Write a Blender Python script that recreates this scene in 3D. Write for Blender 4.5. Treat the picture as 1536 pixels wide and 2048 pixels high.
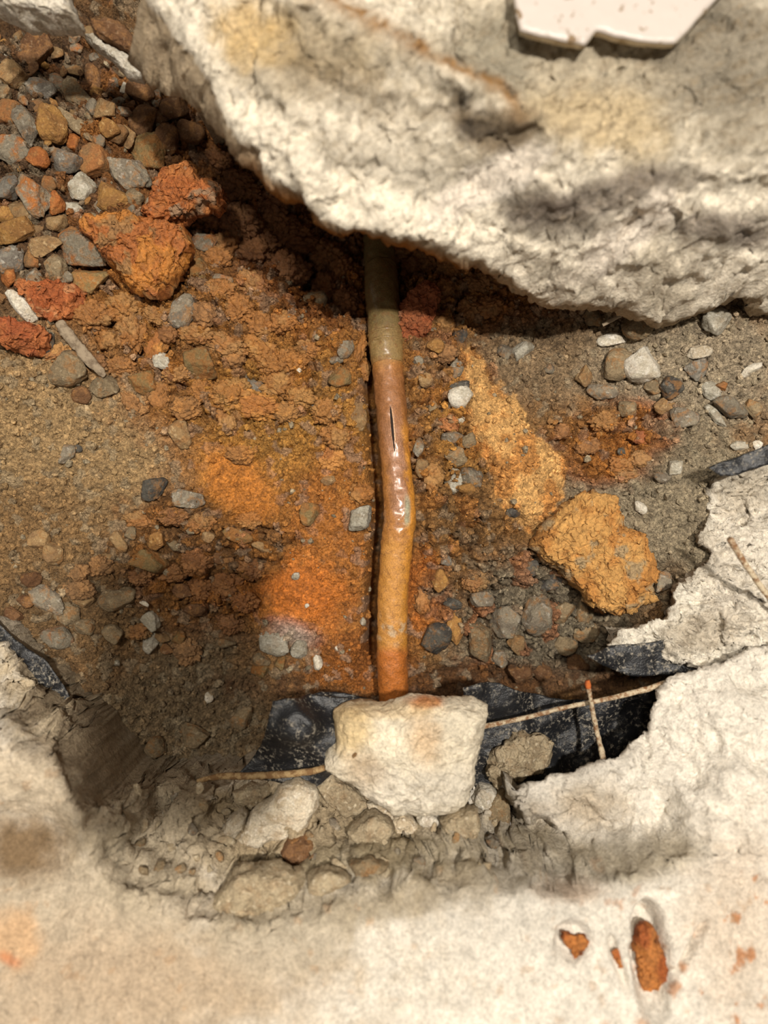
import bpy, math, random
import numpy as np

# ------------------------------------------------------------------ clear
for o in list(bpy.data.objects):
    bpy.data.objects.remove(o, do_unlink=True)
SC = bpy.context.scene
COL = SC.collection

# ------------------------------------------------------------------ camera
H, F = 0.47, 1500.0            # camera height over the soil (m), focal length (px of the 1536x2048 frame)
cd = bpy.data.cameras.new('camera')
cam = bpy.data.objects.new('camera', cd); COL.objects.link(cam)
cam.location = (0, 0, H); cam.rotation_euler = (0, 0, 0)
cd.sensor_fit = 'VERTICAL'; cd.sensor_height = 36.0
cd.lens = F/2048*36.0
cd.clip_start = 0.005; cd.clip_end = 20
cd.dof.use_dof = True; cd.dof.focus_distance = 0.445; cd.dof.aperture_fstop = 3.8
SC.camera = cam

# ------------------------------------------------------------------ world, lamp, exposure
wd = bpy.data.worlds.new('room_light'); SC.world = wd; wd.use_nodes = True
wd.node_tree.nodes['Background'].inputs[0].default_value = (1.0, 0.88, 0.74, 1)
wd.node_tree.nodes['Background'].inputs[1].default_value = 0.22
ld = bpy.data.lights.new('ceiling_lamp', 'POINT')
ld.energy = 63.0; ld.color = (1.0, 0.93, 0.83); ld.shadow_soft_size = 0.025
lamp = bpy.data.objects.new('ceiling_lamp', ld); COL.objects.link(lamp)
lamp.location = (0.20, 0.15, 1.30)
ld2 = bpy.data.lights.new('fill_lamp', 'POINT')  # unseen fill lamp, added to lift the phone's shadow
ld2.energy = 54.0; ld2.color = (1.0, 0.92, 0.80); ld2.shadow_soft_size = 0.12
lamp2 = bpy.data.objects.new('fill_lamp', ld2); COL.objects.link(lamp2)
lamp2.location = (-0.30, 0.45, 1.90)
vs = SC.view_settings
vs.view_transform = 'Standard'; vs.look = 'None'; vs.gamma = 1.0; vs.use_curve_mapping = False
vs.exposure = 0.22

# ------------------------------------------------------------------ numeric helpers
def P(px, py, z=0.0):
    k = (H - z)/F
    return np.array([(px-768)*k, (1024-py)*k, z])
def to_px(x, y, z):
    k = F/(H - z)
    return 768 + x*k, 1024 - y*k
def lin(c):
    c = np.asarray(c, float)/255.0
    return np.where(c <= 0.04045, c/12.92, ((c+0.055)/1.055)**2.4)
def sst(a, b, x):
    t = np.clip((x-a)/(b-a), 0, 1); return t*t*(3-2*t)
def _hash(ix, iy, iz, s):
    n = (ix.astype(np.uint32)*np.uint32(374761393) + iy.astype(np.uint32)*np.uint32(668265263)
         + iz.astype(np.uint32)*np.uint32(2246822519) + np.uint32((s*3266489917) & 0xffffffff))
    n = (n ^ (n >> np.uint32(13)))*np.uint32(1274126177)
    n = (n ^ (n >> np.uint32(16)))*np.uint32(2654435761)
    n = n ^ (n >> np.uint32(15))
    return n.astype(np.float64)/4294967295.0
def vn(p, s=0):
    """value noise in -1..1 for (n,2) or (n,3) points"""
    f = np.floor(p); i = f.astype(np.int64); t = p - f; t = t*t*t*(t*(t*6-15)+10)
    z0 = np.zeros(len(p), np.int64)
    if p.shape[1] == 2:
        a = _hash(i[:,0], i[:,1], z0, s); b = _hash(i[:,0]+1, i[:,1], z0, s)
        c = _hash(i[:,0], i[:,1]+1, z0, s); d = _hash(i[:,0]+1, i[:,1]+1, z0, s)
        u, v = t[:,0], t[:,1]
        return 2*((a*(1-u)+b*u)*(1-v) + (c*(1-u)+d*u)*v) - 1
    r = 0
    for dz in (0, 1):
        wz = t[:,2] if dz else 1-t[:,2]
        for dy in (0, 1):
            wy = t[:,1] if dy else 1-t[:,1]
            a = _hash(i[:,0], i[:,1]+dy, i[:,2]+dz, s); b = _hash(i[:,0]+1, i[:,1]+dy, i[:,2]+dz, s)
            r = r + wz*wy*(a*(1-t[:,0]) + b*t[:,0])
    return 2*r - 1
def fbm(p, o=4, s=0, g=0.5, l=2.03):
    r = 0; a = 1; n = 0
    for k in range(o):
        r = r + a*vn(p, s+k*17); n += a; a *= g; p = p*l + 3.7
    return r/n
def worley(p, s=0):
    """F1, F2, random of the cell for (n,2) points"""
    i = np.floor(p).astype(np.int64)
    f1 = np.full(len(p), 9.0); f2 = f1.copy(); r = np.zeros(len(p)); z0 = np.zeros(len(p), np.int64)
    for dx in (-1, 0, 1):
        for dy in (-1, 0, 1):
            cx, cy = i[:,0]+dx, i[:,1]+dy
            qx = cx + _hash(cx, cy, z0, s); qy = cy + _hash(cx, cy, z0, s+7)
            d = np.hypot(p[:,0]-qx, p[:,1]-qy)
            n = d < f1
            f2 = np.where(n, f1, np.minimum(f2, d)); r = np.where(n, _hash(cx, cy, z0, s+13), r); f1 = np.where(n, d, f1)
    return f1, f2, r
def worley3(p, s=0):
    i = np.floor(p).astype(np.int64)
    f1 = np.full(len(p), 9.0); f2 = f1.copy()
    for dx in (-1, 0, 1):
        for dy in (-1, 0, 1):
            for dz in (-1, 0, 1):
                c = i + np.array([dx, dy, dz])
                q = np.stack([c[:,k] + _hash(c[:,0], c[:,1], c[:,2], s+5*k) for k in range(3)], 1)
                d = np.linalg.norm(p-q, axis=1); n = d < f1
                f2 = np.where(n, f1, np.minimum(f2, d)); f1 = np.where(n, d, f1)
    return f1, f2
def poly_in(x, y, poly):
    ins = np.zeros(x.shape, bool); n = len(poly)
    for k in range(n):
        x0, y0 = poly[k]; x1, y1 = poly[(k+1) % n]
        if y0 == y1: continue
        c = ((y0 > y) != (y1 > y)) & (x < (x1-x0)*(y-y0)/(y1-y0) + x0)
        ins ^= c
    return ins
def poly_near(x, y, poly):
    best = np.full(x.shape, 1e9); bx = np.zeros(x.shape); by = bx.copy(); n = len(poly)
    for k in range(n):
        x0, y0 = poly[k]; x1, y1 = poly[(k+1) % n]
        dx, dy = x1-x0, y1-y0; L = dx*dx+dy*dy + 1e-18
        t = np.clip(((x-x0)*dx + (y-y0)*dy)/L, 0, 1)
        qx, qy = x0+t*dx, y0+t*dy; d = (x-qx)**2 + (y-qy)**2
        m = d < best
        best = np.where(m, d, best); bx = np.where(m, qx, bx); by = np.where(m, qy, by)
    return np.sqrt(best), bx, by
def poly_sd(x, y, poly):
    d, _, _ = poly_near(x, y, poly)
    return np.where(poly_in(x, y, poly), d, -d)
def kern(px, py, pts, bw=90.0):
    """smooth surface through control points (px, py, value)"""
    num = 0; den = 1e-12
    for (a, b, v) in pts:
        w = 1.0/(((px-a)**2 + (py-b)**2)/bw**2 + 0.02)**2
        num = num + w*v; den = den + w
    return num/den
def kernw(x, y, pts, bw=90.0):
    """the same over plan positions: each control point stands where (px, py, z) lies in the world"""
    return kern(768+x*F/H, 1024-y*F/H, [(768+(a-768)*(H-v)/H, 1024+(b-1024)*(H-v)/H, v) for a, b, v in pts], bw)
def blob(px, py, cx, cy, rx, ry, rot=0, warp=None, soft=0.35):
    a = math.radians(rot); c, s = math.cos(a), math.sin(a)
    u = (px-cx)*c + (py-cy)*s; v = -(px-cx)*s + (py-cy)*c
    d = np.sqrt((u/rx)**2 + (v/ry)**2)
    if warp is not None: d = d + warp
    return 1 - sst(1-soft, 1+soft, d)
def smooth_closed(pts, n, it=0):
    """resample a closed outline to n points"""
    p = np.asarray(pts, float); q = np.vstack([p, p[:1]])
    L = np.r_[0, np.cumsum(np.linalg.norm(np.diff(q, axis=0), axis=1))]
    s = np.linspace(0, L[-1], n, endpoint=False)
    r = np.stack([np.interp(s, L, q[:,k]) for k in range(q.shape[1])], 1)
    for _ in range(it):
        r = 0.5*r + 0.25*(np.roll(r, 1, 0) + np.roll(r, -1, 0))
    return r

# ------------------------------------------------------------------ object helpers
def mesh_obj(name, v, faces, mat, parent=None, col=None, smooth=True, attrs=None, loc=None):
    """faces: list of (n,k) int arrays"""
    me = bpy.data.meshes.new(name)
    v = np.asarray(v, np.float32)
    if loc is not None: v = v - np.asarray(loc, np.float32)
    faces = [np.asarray(f, np.int32) for f in faces if len(f)]
    nl = sum(f.size for f in faces); nf = sum(len(f) for f in faces)
    me.vertices.add(len(v)); me.vertices.foreach_set('co', v.ravel())
    me.loops.add(nl); me.loops.foreach_set('vertex_index', np.concatenate([f.ravel() for f in faces]))
    st = []; k = 0
    for f in faces:
        st.append(k + np.arange(len(f))*f.shape[1]); k += f.size
    me.polygons.add(nf); me.polygons.foreach_set('loop_start', np.concatenate(st).astype(np.int32))
    me.update(calc_edges=True); me.validate()
    me.polygons.foreach_set('use_smooth', np.full(len(me.polygons), smooth))
    if col is not None:
        a = me.color_attributes.new('tint', 'FLOAT_COLOR', 'POINT')
        c = np.ones((len(v), 4), np.float32); c[:, :3] = col
        a.data.foreach_set('color', c.ravel())
    for k_, arr in (attrs or {}).items():
        a = me.attributes.new(k_, 'FLOAT', 'POINT'); a.data.foreach_set('value', np.asarray(arr, np.float32))
    me.materials.append(mat)
    o = bpy.data.objects.new(name, me); COL.objects.link(o)
    if loc is not None: o.location = [float(t) for t in loc]
    if parent is not None:
        o.parent = parent
    return o
def tag(o, label, cat=None, group=None, kind=None):
    o['label'] = label
    if cat: o['category'] = cat
    if group: o['group'] = group
    if kind: o['kind'] = kind
    return o
def empty(name, loc):
    o = bpy.data.objects.new(name, None); COL.objects.link(o); o.location = [float(t) for t in loc]
    o.empty_display_size = 0.02
    return o

# ------------------------------------------------------------------ materials
def new_mat(name):
    m = bpy.data.materials.new(name); m.use_nodes = True
    nt = m.node_tree; nt.nodes.clear()
    out = nt.nodes.new('ShaderNodeOutputMaterial'); b = nt.nodes.new('ShaderNodeBsdfPrincipled')
    nt.links.new(b.outputs[0], out.inputs[0])
    return m, nt, b
def nz(nt, scale, detail=4, rough=0.6, vec=None, dist=0.0):
    n = nt.nodes.new('ShaderNodeTexNoise'); n.inputs['Scale'].default_value = scale
    n.inputs['Detail'].default_value = detail; n.inputs['Roughness'].default_value = rough
    n.inputs['Distortion'].default_value = dist
    if vec is not None: nt.links.new(vec, n.inputs['Vector'])
    return n.outputs['Fac']
def ramp(nt, fac, stops):
    r = nt.nodes.new('ShaderNodeValToRGB'); nt.links.new(fac, r.inputs[0])
    e = r.color_ramp.elements
    while len(e) < len(stops): e.new(0.5)
    for k, (p, c) in enumerate(stops):
        e[k].position = p; e[k].color = (*c, 1) if not np.isscalar(c) else (c, c, c, 1)
    return r.outputs[0]
def mix(nt, fac, a, b, mode='MIX'):
    n = nt.nodes.new('ShaderNodeMix'); n.data_type = 'RGBA'; n.blend_type = mode
    for idx, s in ((0, fac), (6, a), (7, b)):
        if hasattr(s, 'node'): nt.links.new(s, n.inputs[idx])
        elif np.isscalar(s): n.inputs[idx].default_value = s if idx == 0 else (s, s, s, 1)
        else: n.inputs[idx].default_value = (*[float(t) for t in s], 1)
    return n.outputs[2]
def bump(nt, b, h, dist, strength=1.0, prev=None):
    n = nt.nodes.new('ShaderNodeBump'); n.inputs['Distance'].default_value = dist; n.inputs['Strength'].default_value = strength
    nt.links.new(h, n.inputs['Height'])
    if prev is not None: nt.links.new(prev, n.inputs['Normal'])
    nt.links.new(n.outputs[0], b.inputs['Normal'])
    return n.outputs[0]
def pos(nt):
    g = nt.nodes.new('ShaderNodeNewGeometry'); return g.outputs['Position']
def attr(nt, name, what='Color'):
    a = nt.nodes.new('ShaderNodeAttribute'); a.attribute_name = name; return a.outputs[what]

def earth_mat(name, fine=700, b1=0.0006, b2=0.0003, lo=0.62, hi=1.3, spec=0.35, grain=0):
    """earth: own tint per place, grain from noise, wetness gives gloss"""
    m, nt, b = new_mat(name); p = pos(nt)
    n1 = nz(nt, fine, 5, 0.7, p); n2 = nz(nt, fine*0.22, 4, 0.6, p)
    c = mix(nt, 1.0, attr(nt, 'tint'), ramp(nt, n1, [(0.28, lo), (0.72, hi)]), 'MULTIPLY')
    c = mix(nt, 1.0, c, ramp(nt, n2, [(0.3, 0.82), (0.7, 1.15)]), 'MULTIPLY')
    nt.links.new(c, b.inputs['Base Color'])
    w = attr(nt, 'wet', 'Fac')
    mr = nt.nodes.new('ShaderNodeMapRange'); nt.links.new(w, mr.inputs[0])
    mr.inputs[3].default_value = 0.92; mr.inputs[4].default_value = 0.34
    nt.links.new(mr.outputs[0], b.inputs['Roughness'])
    b.inputs['Specular IOR Level'].default_value = spec
    nb = bump(nt, b, n2, b1*2.5, 0.8)
    if grain:
        wn = nt.nodes.new('ShaderNodeMix'); wn.data_type = 'VECTOR'; wn.inputs[0].default_value = .0012
        tn = nt.nodes.new('ShaderNodeTexNoise'); tn.inputs['Scale'].default_value = 900; nt.links.new(p, tn.inputs['Vector'])
        nt.links.new(p, wn.inputs[4]); nt.links.new(tn.outputs['Color'], wn.inputs[5])
        vo = nt.nodes.new('ShaderNodeTexVoronoi'); vo.inputs['Scale'].default_value = grain; nt.links.new(wn.outputs[1], vo.inputs['Vector'])
        iv = nt.nodes.new('ShaderNodeMath'); iv.operation = 'SUBTRACT'; iv.inputs[0].default_value = 1.0; nt.links.new(vo.outputs['Distance'], iv.inputs[1])
        nb = bump(nt, b, iv.outputs[0], .0011, 1.0, nb)
        sp_ = nt.nodes.new('ShaderNodeSeparateColor'); nt.links.new(vo.outputs['Color'], sp_.inputs[0])
        c = mix(nt, 1.0, c, ramp(nt, sp_.outputs[0], [(0.0, .72), (1.0, 1.3)]), 'MULTIPLY'); nt.links.new(c, b.inputs['Base Color'])
    bump(nt, b, n1, b1, 1.0, nb)
    return m
def rock_mat(name, c1, c2, c3=None, cover=0.5, rough=0.85, bd=0.0009, fine=800, dirt=.7):
    """stone: body colour, second colour in patches (clay stuck on), light specks"""
    m, nt, b = new_mat(name); p = pos(nt)
    oi = nt.nodes.new('ShaderNodeObjectInfo')
    n1 = nz(nt, fine, 5, 0.7, p); n2 = nz(nt, 95, 4, 0.65, p, 0.6); n3 = nz(nt, 330, 3, 0.6, p)
    c = mix(nt, ramp(nt, n2, [(cover-0.06, 0.0), (cover+0.08, 1.0)]), lin(c1), lin(c2))
    if c3 is not None: c = mix(nt, ramp(nt, n3, [(0.58, 0.0), (0.66, 0.8)]), c, lin(c3))
    c = mix(nt, ramp(nt, nz(nt, 150, 5, 0.7, p, .4), [(0.50, 0.0), (0.62, dirt)]), c, lin((150,108,64)))
    c = mix(nt, 1.0, c, ramp(nt, n1, [(0.28, 0.62), (0.72, 1.28)]), 'MULTIPLY')
    c = mix(nt, 1.0, c, ramp(nt, oi.outputs['Random'], [(0.0, 0.82), (1.0, 1.18)]), 'MULTIPLY')
    nt.links.new(c, b.inputs['Base Color'])
    b.inputs['Roughness'].default_value = rough; b.inputs['Specular IOR Level'].default_value = 0.3
    nb = bump(nt, b, n3, bd*2.2, 0.7); bump(nt, b, n1, bd, 1.0, nb)
    return m

M_SOIL = earth_mat('crumbly soil', b1=.0010, lo=.55, hi=1.32, grain=640)
M_CONC = earth_mat('broken concrete', fine=560, b1=0.0011, lo=0.62, hi=1.2, spec=0.15)
M_CLAY = earth_mat('wet clay', fine=520, b1=0.0012, lo=0.52, hi=1.36, spec=0.5)
ROCK = {
 'tan':   rock_mat('tan stone', (150,122,84), (132,104,72), (176,150,112)),
 'ochre': rock_mat('ochre stone', (164,122,66), (140,100,56), (188,150,98)),
 'brown': rock_mat('brown stone', (116,84,56), (96,66,42), (140,112,84)),
 'grey':  rock_mat('grey stone', (136,126,108), (112,102,88), (168,160,146)),
 'blue':  rock_mat('blue-grey stone', (134,128,116), (112,104,94), (168,162,150)),
 'dark':  rock_mat('dark grey stone', (88,84,76), (66,62,58), (124,118,108)),
 'light': rock_mat('light grey stone', (178,172,156), (150,142,124), (206,200,186), dirt=.2),
 'white': rock_mat('white stone', (214,206,190), (190,180,160), (232,226,214), dirt=.2),
 'rust':  rock_mat('rust-stained stone', (150,100,58), (128,98,66), (172,124,76)),
 'gtan':  rock_mat('grey-tan stone', (140,122,94), (120,104,80), (164,148,120)),
 'olive': rock_mat('olive stone', (128,108,70), (152,104,56), (150,130,94)),
 'mixed': rock_mat('clay-smeared grey stone', (132,122,104), (166,104,54), (160,150,132), cover=0.55),
 'orange':rock_mat('orange clay lump', (164,100,50), (142,84,42), (184,124,68), rough=0.5),
 'red':   rock_mat('red clay lump', (166,76,34), (136,60,28), (182,96,52), rough=0.5),
 'pale':  rock_mat('pale mortar', (206,194,172), (184,168,142), (226,216,198), dirt=.2),
 'mortar':rock_mat('dusty mortar', (176,160,132), (150,134,108), (200,186,160), dirt=.2),
}
def solid_mat(name, c, rough, c2=None, sc=300, lo=.45, hi=.6, metal=0, bd=0.0003, spec=0.5, sc2=None):
    m, nt, b = new_mat(name); p = pos(nt)
    n = nz(nt, sc, 5, 0.65, p)
    if c2 is not None:
        f = ramp(nt, n, [(lo, 0.0), (hi, 1.0)])
        if sc2:
            f = mix(nt, 1.0, f, ramp(nt, nz(nt, sc2, 3, 0.6, p), [(0.4, 0.0), (0.58, 1.0)]), 'MULTIPLY')
        nt.links.new(mix(nt, f, lin(c), lin(c2)), b.inputs['Base Color'])
        mr = nt.nodes.new('ShaderNodeMapRange'); nt.links.new(f, mr.inputs[0])
        mr.inputs[3].default_value = rough; mr.inputs[4].default_value = max(rough, 0.9)
        nt.links.new(mr.outputs[0], b.inputs['Roughness'])
    else:
        b.inputs['Base Color'].default_value = (*lin(c), 1); b.inputs['Roughness'].default_value = rough
    b.inputs['Metallic'].default_value = metal; b.inputs['Specular IOR Level'].default_value = spec
    bump(nt, b, nz(nt, sc*2, 4, 0.6, p), bd, 1.0)
    return m
M_PLAS = solid_mat('black polythene', (26,27,30), 0.38, (150,142,128), sc=420, lo=.52, hi=.66, bd=0.0004, sc2=70)
M_WIRE = solid_mat('rusty dusty wire', (128,92,60), 0.8, (196,180,152), sc=330, lo=.40, hi=.56, bd=0.0006)
M_WOOD = solid_mat('weathered wood', (146,130,108), 0.85, (104,88,70), sc=240, lo=.45, hi=.65, bd=0.0006)
M_TILE = solid_mat('white glazed tile', (186,176,168), 0.4, (120,98,70), sc=200, lo=.60, hi=.66, bd=0.00005)
M_TILEB = solid_mat('tile biscuit', (206,190,162), 0.9, (160,138,104), sc=200)
M_PHONE = solid_mat('black phone body', (20,20,22), 0.35)
M_ROOT = solid_mat('brown root bark', (116,86,52), 0.9, (160,134,94), sc=260, lo=.45, hi=.6, bd=0.0008)
M_SLIT = solid_mat('dark split', (34,22,14), 0.9)

# ------------------------------------------------------------------ relief: a thick piece with a given outline
def relief(name, poly3, zfun, step, skirt, mat, colfun, noise=(0.002, 60, 5), loc_out=None, wfun=None, kind=None,
           edge_round=0.004, parent=None, nmul=None):
    """poly3: outline as (px, py, z); zfun(px,py,sd)->z; skirt: list of (depth, inward offset)"""
    W = np.array([P(*q) for q in poly3]); poly = W[:, :2]
    x0, y0 = poly.min(0); x1, y1 = poly.max(0)
    nx = int((x1-x0)/step)+2; ny = int((y1-y0)/step)+2
    X, Y = np.meshgrid(x0+np.arange(nx)*step, y0+np.arange(ny)*step)
    cin = poly_in(X[:-1,:-1]+step/2, Y[:-1,:-1]+step/2, poly)
    I = np.arange(nx*ny).reshape(ny, nx)
    Q = np.stack([I[:-1,:-1], I[:-1,1:], I[1:,1:], I[1:,:-1]], -1)[cin]
    used = np.unique(Q); rm = np.full(nx*ny, -1); rm[used] = np.arange(len(used)); Q = rm[Q]
    x = X.ravel()[used].copy(); y = Y.ravel()[used].copy()
    # boundary
    E = np.concatenate([Q[:, [k, (k+1) % 4]] for k in range(4)])
    key = np.sort(E, 1); key = key[:,0].astype(np.int64)*len(used)+key[:,1]
    u, inv, cnt = np.unique(key, return_inverse=True, return_counts=True)
    BE = E[cnt[inv] == 1]; bv = np.unique(BE)
    d, qx, qy = poly_near(x[bv], y[bv], poly)
    ok = d < step*1.6
    x[bv[ok]] = qx[ok]; y[bv[ok]] = qy[ok]
    sd = np.maximum(poly_sd(x, y, poly), 0); sd[bv] = 0
    z = np.full(len(x), float(np.mean(W[:,2])))
    for _ in range(4):
        px, py = to_px(x, y, z); z = zfun(px, py, sd, x, y)
    if edge_round: z = z - edge_round*(1 - np.sqrt(np.clip(1-(1-np.clip(sd/edge_round/1.5, 0, 1))**2, 0, 1)))
    # inward direction at the rim
    e = 0.006; bx, by = x[bv], y[bv]
    gx = poly_sd(bx+e, by, poly)-poly_sd(bx-e, by, poly); gy = poly_sd(bx, by+e, poly)-poly_sd(bx, by-e, poly)
    g = np.hypot(gx, gy)+1e-9; gx /= g; gy /= g
    rings = [bv]; vx, vy, vz = [x], [y], [z]; n = len(x)
    pxb, pyb = to_px(bx, by, z[bv])
    mul = np.ones(len(bv)) if wfun is None else wfun(pxb, pyb)
    for dep, inw in skirt:
        o_ = inw if not callable(inw) else inw(pxb, pyb)
        vx.append(bx+gx*o_*mul); vy.append(by+gy*o_*mul); vz.append(z[bv]-dep)
        rings.append(np.arange(n, n+len(bv))); n += len(bv)
    v = np.stack([np.concatenate(vx), np.concatenate(vy), np.concatenate(vz)], 1)
    bidx = np.full(len(x), -1); bidx[bv] = np.arange(len(bv)); a, b_ = bidx[BE[:,0]], bidx[BE[:,1]]
    S = [np.stack([rings[k][b_], rings[k][a], rings[k+1][a], rings[k+1][b_]], 1) for k in range(len(rings)-1)]
    amp, fr, oc = noise
    off = np.stack([fbm(v*fr+11*k, oc, 31+k) for k in range(3)], 1)
    off2 = np.stack([fbm(v*fr*6+7*k, 3, 61+k) for k in range(3)], 1)
    if nmul is not None:
        q_ = nmul(v)[:, None]; off = off*q_; off2 = off2*q_
    v = v + amp*off*np.array([1, 1, 0.7]) + amp*0.30*off2
    px, py = to_px(v[:,0], v[:,1], v[:,2])
    side = np.zeros(len(v)); side[len(x):] = 1
    sdx = np.concatenate([sd]+[np.zeros(len(bv))]*len(skirt))
    col, wet = colfun(px, py, v, side, sdx)
    o = mesh_obj(name, v, [Q]+S, mat, parent, col=col, attrs={'wet': wet})
    return o

# ================================================================== SETTING
# ---- soil bed
PIPE = [(756,440,-0.040),(760,520,-0.024),(764,580,-0.010),(770,645,0.000),(777,750,0.006),(786,850,0.011),(794,950,0.015),(799,1010,0.018),
        (798,1050,0.018),(792,1110,0.015),(786,1200,0.011),(784,1300,0.007),(786,1360,0.002),(790,1430,-0.006)]
pp = np.array(PIPE)
def pipe_x(py): return np.interp(py, pp[:,1], pp[:,0])
BASEZ = [(60,60,-.020),(150,110,-.016),(220,160,-.012),(30,160,.006),(60,300,.018),(200,250,.006),(60,520,.020),(250,450,.014),(330,300,-.012),(420,350,-.022),(300,620,.012),(100,700,.016),(400,650,.008),
 (560,480,-.044),(640,560,-.046),(700,480,-.050),(480,430,-.022),(560,620,-.004),(620,680,.000),(700,600,-.030),(700,700,.002),(840,520,-.034),(850,620,-.012),(960,600,-.012),(1050,640,.000),
 (100,900,.016),(250,850,.012),(450,850,.004),(600,850,.002),(690,900,.002),(690,1100,.000),(600,1000,.002),(350,950,.008),(100,1100,.012),(60,1200,.012),
 (250,1150,-.002),(400,1150,-.012),(500,1150,-.010),(600,1200,-.004),(690,1250,-.006),(300,1350,-.014),(400,1450,-.018),(480,1380,-.022),(250,1480,-.006),(200,1420,.000),(330,1530,-.008),(450,1530,-.014),(150,1300,.002),(620,1330,-.014),(760,1390,-.020),
 (850,700,.006),(880,900,.008),(880,1100,.002),(900,1250,-.008),(950,1380,-.024),(1000,900,.012),(1000,1000,.012),(1050,1100,.002),(1050,1250,-.012),(1150,1330,-.028),(1200,1240,-.016),
 (1100,750,.012),(1200,700,.018),(1350,700,.026),(1500,700,.030),(1250,900,.016),(1400,900,.024),(1500,850,.028),(1350,1050,.024),(1200,1050,.014),(1320,1180,.014),(1500,1000,.032),(1390,1130,.034),(1410,1020,.032),(1440,1080,.034),(1400,950,.030),
 (1300,1400,-.020),(600,1480,-.020),(900,1500,-.020),(1100,1480,-.010),(300,1650,-.03),(900,1650,-.03),(1400,1500,-.02),(800,200,-.03),(300,50,-.01),(1300,400,0.01),(1100,500,-.01)]
def soil_base(px, py):
    z = kern(px, py, BASEZ, 60)
    # hollow washed out beside the pipe and the furrow the pipe lies in
    dx = px - pipe_x(py); m = sst(640, 720, py)*(1-sst(1290, 1340, py))
    z = z - 0.030*np.exp(-((dx+39)/13)**2)*m + 0.003*np.exp(-((dx-62)/24)**2)*m
    return z
st = 0.00081
x0, y0, _ = P(-90, 1660, -.01); x1, y1, _ = P(1640, -120, -.01)
gx = np.arange(x0, x1, st); gy = np.arange(y0, y1, st)
GX, GY = np.meshgrid(gx, gy); sx, sy = GX.ravel(), GY.ravel()
zb = np.zeros(len(sx))
for _ in range(2):
    spx, spy = to_px(sx, sy, zb); zb = soil_base(spx, spy)
spx, spy = to_px(sx, sy, zb)
p2 = np.stack([sx, sy], 1)
wl = fbm(p2*38, 4, 5); wf = fbm(p2*150, 3, 9)
def Z(*a, soft=0.35, k=0.35): return blob(spx, spy, *a, warp=k*wl+0.18*wf, soft=soft)
OCH = [(936,706),(958,740),(1000,775),(1045,808),(1056,860),(1114,888),(1150,932),(1122,990),(1066,1068),(1006,1004),(986,964),(952,914),(930,860)]
och_sd = poly_sd(spx, spy, OCH) + 26*wl + 16*wf + 8*fbm(p2*420, 3, 19)
och = sst(-4, 6, och_sd)
smear = np.clip(Z(475,965,95,60,38, soft=.5)+Z(600,1195,85,70,0, soft=.5)+0.6*Z(650,1120,60,130,0), 0, 1)
clod = np.clip(Z(480,720,260,170,20)+Z(430,1110,190,120,0)+.8*Z(640,540,200,110,25)+Z(900,820,90,260)+Z(1240,880,130,90)+.7*Z(150,300,300,350)+Z(1050,1230,160,110)+.6*Z(950,1120,130,140), 0, 1)*(1-och)*(1-smear)
sand = Z(150,900,280,240)
fine = np.clip(1-0.75*och-0.85*smear, .12, 1)
wp = p2 + 0.0016*np.stack([fbm(p2*260, 3, 71), fbm(p2*260, 3, 72)], 1)
f1, f2, r1 = worley(wp/0.0115, 1); big = (1-np.clip(f1/0.8, 0, 1)**2)*(0.35+0.65*r1); crk = 1-sst(0, .16, f2-f1)
rg = np.abs(fbm(wp*np.array([34, 52]), 4, 51)); crA = 1-sst(0, .05, rg)
rg = np.abs(fbm(wp*120, 3, 57)); crB = 1-sst(0, .07, rg)
zs = zb + clod*(0.0100*big - 0.0050*crk - .0120*crA - .0030*crB) - .0016*crB*fine
f1, f2, r2 = worley(wp/0.0052, 3); mid = (1-np.clip(f1/0.8, 0, 1)**2)*(0.3+0.7*r2); crk2 = 1-sst(0, .14, f2-f1)
zs += fine*(0.0040*mid - 0.0022*crk2)*(0.6+0.4*clod)
f1, f2, r3 = worley(wp/0.0024, 4); zs += fine*0.0024*(1+.3*sand)*(1-np.clip(f1/0.8, 0, 1)**2)*(0.3+0.7*r3)
zs += 0.0042*fbm(p2*45, 3, 21)*(0.5+.5*fine) + 0.0012*fbm(p2*330, 4, 23)*(0.3+.7*fine) + 0.0060*och*sst(0, 30, och_sd) + 0.0011*och*fbm(p2*400, 3, 29)
ez = kern(spx, spy, [(476,965,1.),(600,1195,1.),(200,900,0.),(900,900,0.)], 100)
# earth colours by place, darker under the slab and in the lower-left hollow
C = np.zeros((len(sx), 3)) + lin((142,104,62))
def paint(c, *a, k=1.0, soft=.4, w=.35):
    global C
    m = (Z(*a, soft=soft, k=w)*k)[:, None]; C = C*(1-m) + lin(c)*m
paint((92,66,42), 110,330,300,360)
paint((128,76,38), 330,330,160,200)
paint((166,136,94), 140,900,270,240)
paint((142,110,70), 90,1130,200,150)
paint((160,98,48), 520,720,330,190, 15)
paint((168,104,50), 600,890,230,200)
paint((152,92,44), 350,620,200,110)
paint((176,116,56), 560,830,160,120)
paint((126,78,38), 400,1130,190,150)
paint((126,106,78), 380,1430,210,150)
paint((122,94,60), 120,1230,180,110)
paint((184,104,42), 475,965,90,52, 40, soft=.6)
paint((168,96,44), 660,1110,95,210)
paint((190,98,34), 600,1195,85,72, soft=.6)
paint((190,190,184), 590,1268,50,24, 20, soft=.7, k=.5)
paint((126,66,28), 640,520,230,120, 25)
paint((150,88,42), 900,570,300,90, 10)
paint((160,104,54), 880,830,100,300)
paint((140,116,86), 1130,720,230,90)
paint((156,140,116), 1400,740,230,130)
paint((146,132,108), 1350,1010,230,170)
paint((160,92,40), 1225,885,105,80)
paint((172,112,52), 930,880,60,170, k=.6)
paint((136,96,54), 950,1110,140,150)
paint((172,92,36), 845,1200,50,110)
paint((124,112,92), 1070,1250,190,130)
paint((96,62,34), 850,1370,380,50)
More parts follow.
